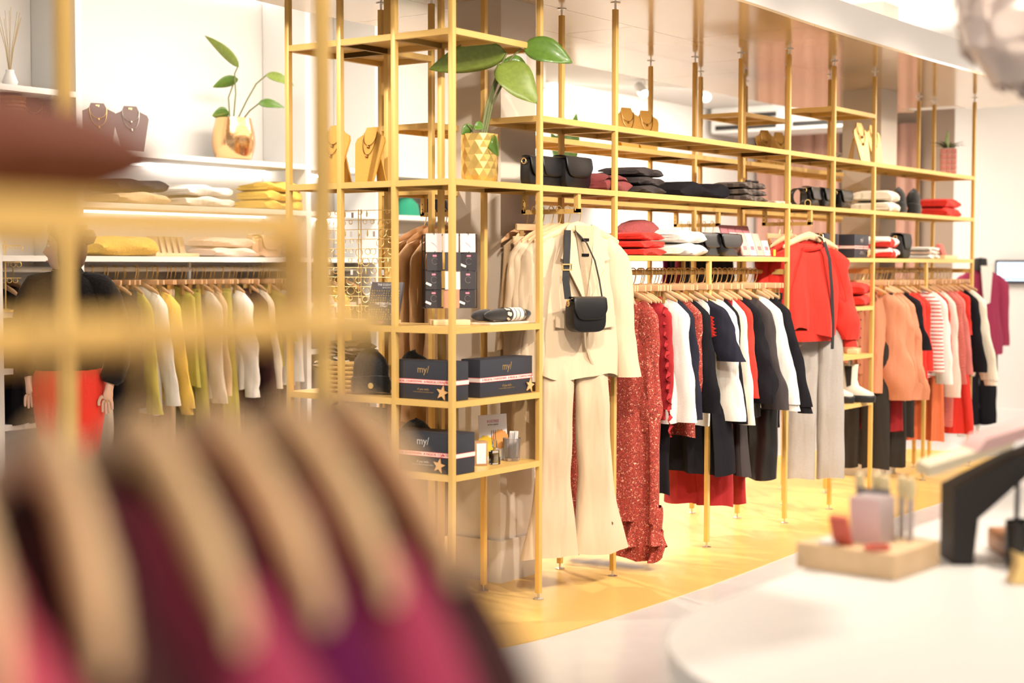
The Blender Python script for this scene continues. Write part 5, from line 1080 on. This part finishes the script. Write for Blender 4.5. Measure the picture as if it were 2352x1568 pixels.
# ------------------------------------------------------------------ white round-ended counter
ctr = thing('sales_counter', 'white counter with rounded end and dark side at lower right', 'counter')
def stadium(r_, x0=-2.04, x1=.6, yc=-2.82):
    P = [(x1, yc-r_), (x1, yc+r_)]
    for a in np.linspace(math.pi/2, 3*math.pi/2, 40): P.append((x0+r_*math.cos(a), yc+r_*math.sin(a)))
    return P
MB().slab(stadium(.6)[::-1], .71, .75).build('counter_top', mat('counter_white', (.86, .83, .80), .35), ctr, smooth=30); MB().slab(stadium(.57)[::-1], 0, .709).build('counter_body', mat('counter_dark', (.05, .035, .03), .5), ctr, smooth=30)
CZ = .7505
wbk = thing('wooden_card_block', 'pale wooden block holding pink cards and brushes on the counter', 'desk organiser', (-1.51, -2.32, CZ), -.07)
MB().bbox(-.11, .11, -.115, .115, 0, .055, .004).build('block', WOODL, wbk)
for i in range(6): MB().box(-.0012, .0012, -.035, .035, 0, .11).build('pink_card', mat('pale_pink_paper', (.84, .62, .62), .7) if i % 2 == 0 else PAPER, wbk, (-.03+.014*i, -.01, .045), (0, -.1, .0), smooth=0)
MB().box(-.0015, .0015, -.04, .04, 0, .118).build('grey_divider', mat('grey_card', (.25, .22, .23), .7), wbk, (.045, .012, .045), smooth=0)
for i in range(5):
    x, y = .055+.02*(i % 2), -.07+.03*i; o = MB().cyl((0, 0, 0), (0, 0, .10), .007, 10).build('brush_handle', mat('clear_plastic', (.55, .50, .50), .3), wbk, (x, y, .045)); MB().lathe([(.008, .10), (.011, .12), (.008, .145), (0, .15)], 10).build('brush_tip', mat('tip_cream', (.86, .72, .42), .5), o)
MB().tube([(-.08+.03*math.cos(a), -.06+.022*math.sin(a), .06) for a in np.linspace(0, 2*math.pi, 15)], .004, 6, False).build('coral_ring', mat('coral', (.62, .12, .08), .5), wbk); MB().bbox(-.10, -.05, .03, .07, .055, .062, .002).build('tag_stack', PAPER, wbk)
MB().bbox(-.006, .006, -.02, .02, 0, .07, .002).build('coral_tag', mat('coral', (.62, .12, .08), .5), wbk, (-.075, .02, .055), (0, -.4, .0))
bc = thing('card_terminal', 'tall black angled stand with sloping top on the counter', 'card terminal', (-1.32, -2.47, CZ), CAMR)
MB().prism([(-.045, 0), (.0, 0), (.01, .10), (.12, .20), (.30, .27), (.28, .30), (.09, .235), (-.045, .165)], -.05, .05).build('stand_body', mat('matte_black', (.022, .018, .018), .6), bc); MB().prism([(.0, .245), (.28, .33), (.30, .345), (.29, .36), (.02, .275)], -.06, .06).build('pink_pad', mat('pad_pink', (.80, .52, .50), .7), bc); MB().prism([(-.10, .19), (.08, .255), (.09, .275), (-.10, .215)], -.05, .05).build('cream_pad', mat('pad_cream', (.84, .74, .54), .7), bc)
pm = thing('pen_cup', 'black mesh cup full of pens on the counter', 'pen holder', (-1.32, -2.60, CZ), CAMR)
MB().lathe([(.04, 0), (.042, .004), (.045, .10), (.042, .10), (.039, .006), (0, .005)], 24).build('cup', BLACKW, pm)
for i, (cx, ang, c_) in enumerate(((.0, .55, (.25, .62, .05)), (.015, .5, (.80, .62, .50)), (-.01, .3, (.7, .68, .7)), (.01, -.1, (.75, .4, .42)), (.02, .7, (.15, .14, .3)), (-.015, .1, (.1, .1, .1)))): MB().cyl((0, 0, 0), (0, 0, .17), .0055, 8).build('pen', mat('pen_%d' % i, c_, .4), pm, (cx, .01*(i-2.5), .012), (0, ang*.6, .2*i))
gt = thing('gold_tape_dispenser', 'shiny gold tape dispenser at the right edge of the counter', 'tape dispenser', (-1.48, -2.645, CZ), CAMR)
MB().prism([(-.03, 0), (.09, 0), (.09, .045), (.06, .06), (.0, .055), (-.022, .065), (-.018, .04)], -.022, .022).build('body', GOLDM, gt); MB().cyl((.04, -.018, .06), (.04, .018, .06), .03, 20).build('tape_roll', mat('tape', (.85, .78, .55), .3), gt)
lw = MB().bbox(-.13, .13, -.07, .07, 0, .05, .008).build('leather_case', mat('tan_leather', (.42, .16, .05), .4, 0, .1, 100), None, (-1.12, -2.60, CZ), (0, 0, CAMR)); tag(lw, 'brown leather case behind the pen cup on the counter', 'case')
MB().bbox(-.131, .131, -.071, -.06, .02, .03, .002).build('case_band', BLACKL, lw)
# ------------------------------------------------------------------ pendant lamp of pale petals, upper right
pd = thing('petal_pendant_lamp', 'blurred pale petal pendant lamp at the upper right', 'lamp', (-1.55, -2.68, 1.90), 0)
PET = mat('petal_capiz', (.90, .78, .72), .25, 0, .05, 20, .05, .4, trans=.35)
for k in range(5):
    n = 9-abs(k-1); r_ = (.07, .13, .165, .15, .09)[k]; z = (-.12, -.08, 0, .09, .16)[k]
    for i in range(n):
        a = 2*math.pi*(i+.5*(k % 2))/n; o = MB().rings([[(.055*u*(1-.25*v*v), -.02*math.cos(u*1.4)+.02, .075*v-.02*u*u) for u in np.linspace(-1, 1, 7)] for v in np.linspace(-1, 1, 6)], False).build('petal', PET, pd, (r_*math.cos(a), r_*math.sin(a), z), ((.9, .55, .1, -.35, -.8)[k], rnd.uniform(-.15, .15), a+R90))
MB().lathe([(0, -.04), (.03, -.02), (.035, .01), (.02, .05), (.012, .07)], 16).build('bulb', mat('bulb_glow', (1, .86, .70), .4, emit=10), pd); MB().cyl((0, 0, .07), (0, 0, 1.21), .004, 8).build('cord', WHITE, pd); MB().lathe([(.05, 1.20), (.05, 1.218)], 20).build('ceiling_rose', WHITE, pd)
# ------------------------------------------------------------------ woman beside the wall rail
wm = thing('person', 'person in black knit sweater and red skirt beside the wall rail', 'person', (.03, 2.30, 0), CAMR)
SKIN = mat('skin', (.70, .43, .31), .5, 0, .02, 200); HAIR = mat('hair_brown', (.14, .07, .035), .5, 0, .6, 80, .3)
def skin_body():
    bm = bmesh.new(); J = {}; sk = {}
    def v(n, p, r): J[n] = bm.verts.new(p); sk[n] = r
    for n, p, r in (('pel', (-.02, 0, .86), (.145, .10)), ('sp', (-.02, 0, 1.02), (.115, .085)), ('ch', (-.02, 0, 1.20), (.135, .095)), ('nb', (-.025, .0, 1.335), (.055, .05)), ('nk', (-.025, -.005, 1.385), (.048, .048)), ('hd', (-.025, -.01, 1.44), (.06, .06)),
                    ('sr', (.135, 0, 1.29), (.042, .04)), ('er', (.215, .005, 1.06), (.032, .032)), ('wr', (.185, -.05, .835), (.028, .022)), ('hr', (.178, -.06, .785), (.032, .016)),
                    ('sl', (-.175, 0, 1.29), (.042, .04)), ('el', (-.238, .022, 1.07), (.032, .032)), ('wl', (-.20, -.03, .86), (.028, .022)), ('hl', (-.19, -.045, .81), (.032, .016)),
                    ('hipr', (.07, 0, .82), (.09, .09)), ('knr', (.06, -.01, .47), (.058, .058)), ('anr', (.06, .02, .10), (.036, .036)), ('tor', (.065, -.12, .035), (.036, .022)),
                    ('hipl', (-.11, 0, .82), (.09, .09)), ('knl', (-.10, -.01, .47), (.058, .058)), ('anl', (-.10, .02, .10), (.036, .036)), ('tol', (-.11, -.12, .035), (.036, .022))): v(n, p, r)
    for c in (('pel', 'sp'), ('sp', 'ch'), ('ch', 'nb'), ('nb', 'nk'), ('nk', 'hd'), ('ch', 'sr'), ('sr', 'er'), ('er', 'wr'), ('wr', 'hr'), ('ch', 'sl'), ('sl', 'el'), ('el', 'wl'), ('wl', 'hl'), ('pel', 'hipr'), ('hipr', 'knr'), ('knr', 'anr'), ('anr', 'tor'), ('pel', 'hipl'), ('hipl', 'knl'), ('knl', 'anl'), ('anl', 'tol')): bm.edges.new((J[c[0]], J[c[1]]))
    for side, h, hp in ((1, 'hr', (.178, -.06, .785)), (-1, 'hl', (-.19, -.045, .81))):
        for i, (dx, ln) in enumerate(((-.022, .062), (-.008, .07), (.006, .066), (.019, .05))):
            p0 = (hp[0]+dx, hp[1]-.004, hp[2]-.02); prev = J[h]
            for j, q in enumerate((.25, .62, 1.0)):
                nm = '%s%d%d' % (h, i, j); v(nm, (p0[0]+dx*.15*q, p0[1]-.012*q*q+.014*q*q*q, p0[2]-ln*q), (.0085-.0012*j,)*2); bm.edges.new((prev, J[nm])); prev = J[nm]
        prev = J[h]
        for j, (ox, oz) in enumerate(((-.03*side, -.008), (-.04*side, -.032), (-.038*side, -.05))):
            nm = '%st%d' % (h, j); v(nm, (hp[0]+ox, hp[1]-.014, hp[2]+oz), (.0095-.001*j,)*2); bm.edges.new((prev, J[nm])); prev = J[nm]
    me = bpy.data.meshes.new('body'); names = list(J); bm.verts.index_update(); bm.to_mesh(me); bm.free()
    o = bpy.data.objects.new('body', me); C.objects.link(o); md = o.modifiers.new('s', 'SKIN'); md.use_smooth_shade = True
    for i, n in enumerate(names): me.skin_vertices[0].data[i].radius = sk[n]
    me.skin_vertices[0].data[0].use_root = True; sb2 = o.modifiers.new('ss', 'SUBSURF'); sb2.levels = 2; sb2.render_levels = 2
    me2 = bpy.data.meshes.new_from_object(o.evaluated_get(bpy.context.evaluated_depsgraph_get())); bpy.data.objects.remove(o)
    V_ = [tuple(p.co) for p in me2.vertices]; Fc = [tuple(p.vertices) for p in me2.polygons]; bpy.data.meshes.remove(me2); return V_, Fc
b = MB(); b.add(*skin_body())
# head looking towards the picture's left (local -x)
HC = (-.03, -.02); R = []
for z, fx, bx_, ry in ((1.372, .035, .03, .035), (1.382, .058, .045, .048), (1.395, .068, .055, .056), (1.412, .071, .065, .063), (1.43, .074, .075, .068), (1.455, .075, .084, .071), (1.485, .074, .09, .073), (1.515, .075, .092, .073), (1.545, .07, .088, .069), (1.575, .054, .072, .055), (1.595, .03, .042, .032), (1.602, .004, .006, .004)):
    rg = []
    for i in range(36):
        a = 2*math.pi*i/36; c, s = math.cos(a), math.sin(a); x = -fx*c if c > 0 else -bx_*c; y = ry*s
        if c > .9: x -= .024*math.exp(-((z-1.452)/.014)**2)*((c-.9)/.1)+.009*math.exp(-((z-1.418)/.006)**2)+.007*math.exp(-((z-1.407)/.005)**2)+.012*math.exp(-((z-1.475)/.02)**2)*((c-.9)/.1)-.003*math.exp(-((z-1.413)/.003)**2)
        if .72 < c < .92: x += .007*math.exp(-((z-1.485)/.012)**2)
        rg.append((HC[0]+x, HC[1]+y, z))
    R.append(rg)
b.rings(R, True, True, True)
for s in (-1, 1): b.lathe([(0, -.03), (.008, -.026), (.012, -.005), (.013, .015), (.008, .028), (0, .03)], 10, (HC[0]+.015, HC[1]+s*.074, 1.465), 1.2, .5)
bod = b.build('body', SKIN, wm, smooth=70)
for s in (-1, 1): MB().lathe([(0, -.009), (.007, -.006), (.009, 0), (.007, .006), (0, .009)], 12).build('eye', mat('eye_white', (.8, .78, .75), .2), bod, (HC[0]-.062, HC[1]+s*.031, 1.486), (0, R90, 0)); MB().tube([(HC[0]-.068, HC[1]+s*.016, 1.507), (HC[0]-.066, HC[1]+s*.034, 1.511), (HC[0]-.052, HC[1]+s*.050, 1.504)], .0028, 5).build('eyebrow', HAIR, bod)
MB().tube([(HC[0]-.074, HC[1]-.022, 1.413), (HC[0]-.083, HC[1], 1.414), (HC[0]-.074, HC[1]+.022, 1.413)], .004, 6).build('lips', mat('lips', (.52, .14, .12), .4), bod)
R = []
for z, s_ in ((1.36, .5), (1.40, .9), (1.45, 1.06), (1.50, 1.10), (1.55, 1.12), (1.585, 1.12), (1.612, .75), (1.625, .2)):
    rg = []
    for i in range(30):
        a = 2*math.pi*i/30; c, s = math.cos(a), math.sin(a); cut = -.02 if z < 1.52 else -.075
        x = max(cut, -.088*c*s_) if True else 0; rg.append((HC[0]+.012+x, HC[1]+.08*s*s_, z))
    R.append(rg)
MB().rings(R, True, True, True).build('hair', HAIR, wm); MB().lathe([(0, -.04), (.03, -.03), (.042, 0), (.03, .03), (0, .04)], 16, (HC[0]+.11, HC[1], 1.53)).build('hair_bun', HAIR, wm)
KB = mat('black_cable_knit', (.013, .011, .011), .95, 0, 1.0, 90, .3, 0, .05, spec=.1)
R = []
for z, rx, ry in ((.90, .150, .115), (.92, .158, .12), (.95, .165, .125), (1.02, .16, .12), (1.12, .162, .122), (1.22, .168, .118), (1.29, .165, .10), (1.325, .135, .085), (1.35, .085, .068), (1.385, .062, .06), (1.395, .058, .057)):
    R.append([(-.022+x*(1+.015*math.sin(9*i)), y, zz) for i, (x, y, zz) in enumerate(ring(0, 0, z, rx, ry, 40, .9))])
MB().rings(R).build('sweater', KB, wm)
for s, P, rr_ in ((1, [(.05, 0, 1.33), (.125, 0, 1.30), (.172, 0, 1.23), (.195, .005, 1.13), (.208, .0, 1.02), (.212, -.025, .93), (.195, -.045, .865), (.187, -.05, .84)], [.038, .062, .068, .066, .064, .060, .054, .036]), (-1, [(-.09, 0, 1.33), (-.165, 0, 1.30), (-.205, .01, 1.23), (-.225, .025, 1.13), (-.232, .02, 1.02), (-.225, -.01, .95), (-.208, -.025, .895), (-.202, -.03, .87)], [.038, .061, .067, .065, .062, .058, .052, .036])):
    PP = [tuple((1-t)*np.array(P[i])+t*np.array(P[i+1])) for i in range(len(P)-1) for t in (0, .34, .67)]+[P[-1]]; RR = [(1-t)*rr_[i]+t*rr_[i+1] for i in range(len(P)-1) for t in (0, .34, .67)]+[rr_[-1]]
    RR = [r_*(1+.03*math.sin(5*i)) for i, r_ in enumerate(RR)]; MB().tube(PP, RR, 20).build('sweater_sleeve', KB, wm)
R = []
for z, rx, ry in ((.935, .135, .10), (.92, .145, .11), (.88, .168, .125), (.80, .178, .13), (.70, .165, .122), (.60, .15, .11), (.50, .138, .10), (.42, .132, .098)):
    R.append([(-.02+x, y, zz) for x, y, zz in ring(0, 0, z, rx, ry, 40, .95)])
MB().rings(R).build('skirt', fab('skirt_red', (.80, .045, .025), .2, .7), wm)
MB().tube([(.165, -.07, .757), (.178, -.078, .757), (.190, -.07, .757)], .0022, 6).build('ring', GOLDM, wm)
for x in (.065, -.11): MB().rings([ring(x, -.045, z, .042, ry, 20, .85) for z, ry in ((.0, .11), (.03, .112), (.05, .10), (.075, .07))], True, True, True).build('shoe', BLACKL, wm)
MB().tube([(-.08+.045*math.cos(a), -.055-.01*math.sin(a), 1.36+.03*math.cos(2*a)*.3-.02*math.sin(a)) for a in np.linspace(math.pi, 2*math.pi, 12)], .0015, 5).build('necklace', GOLDM, wm)
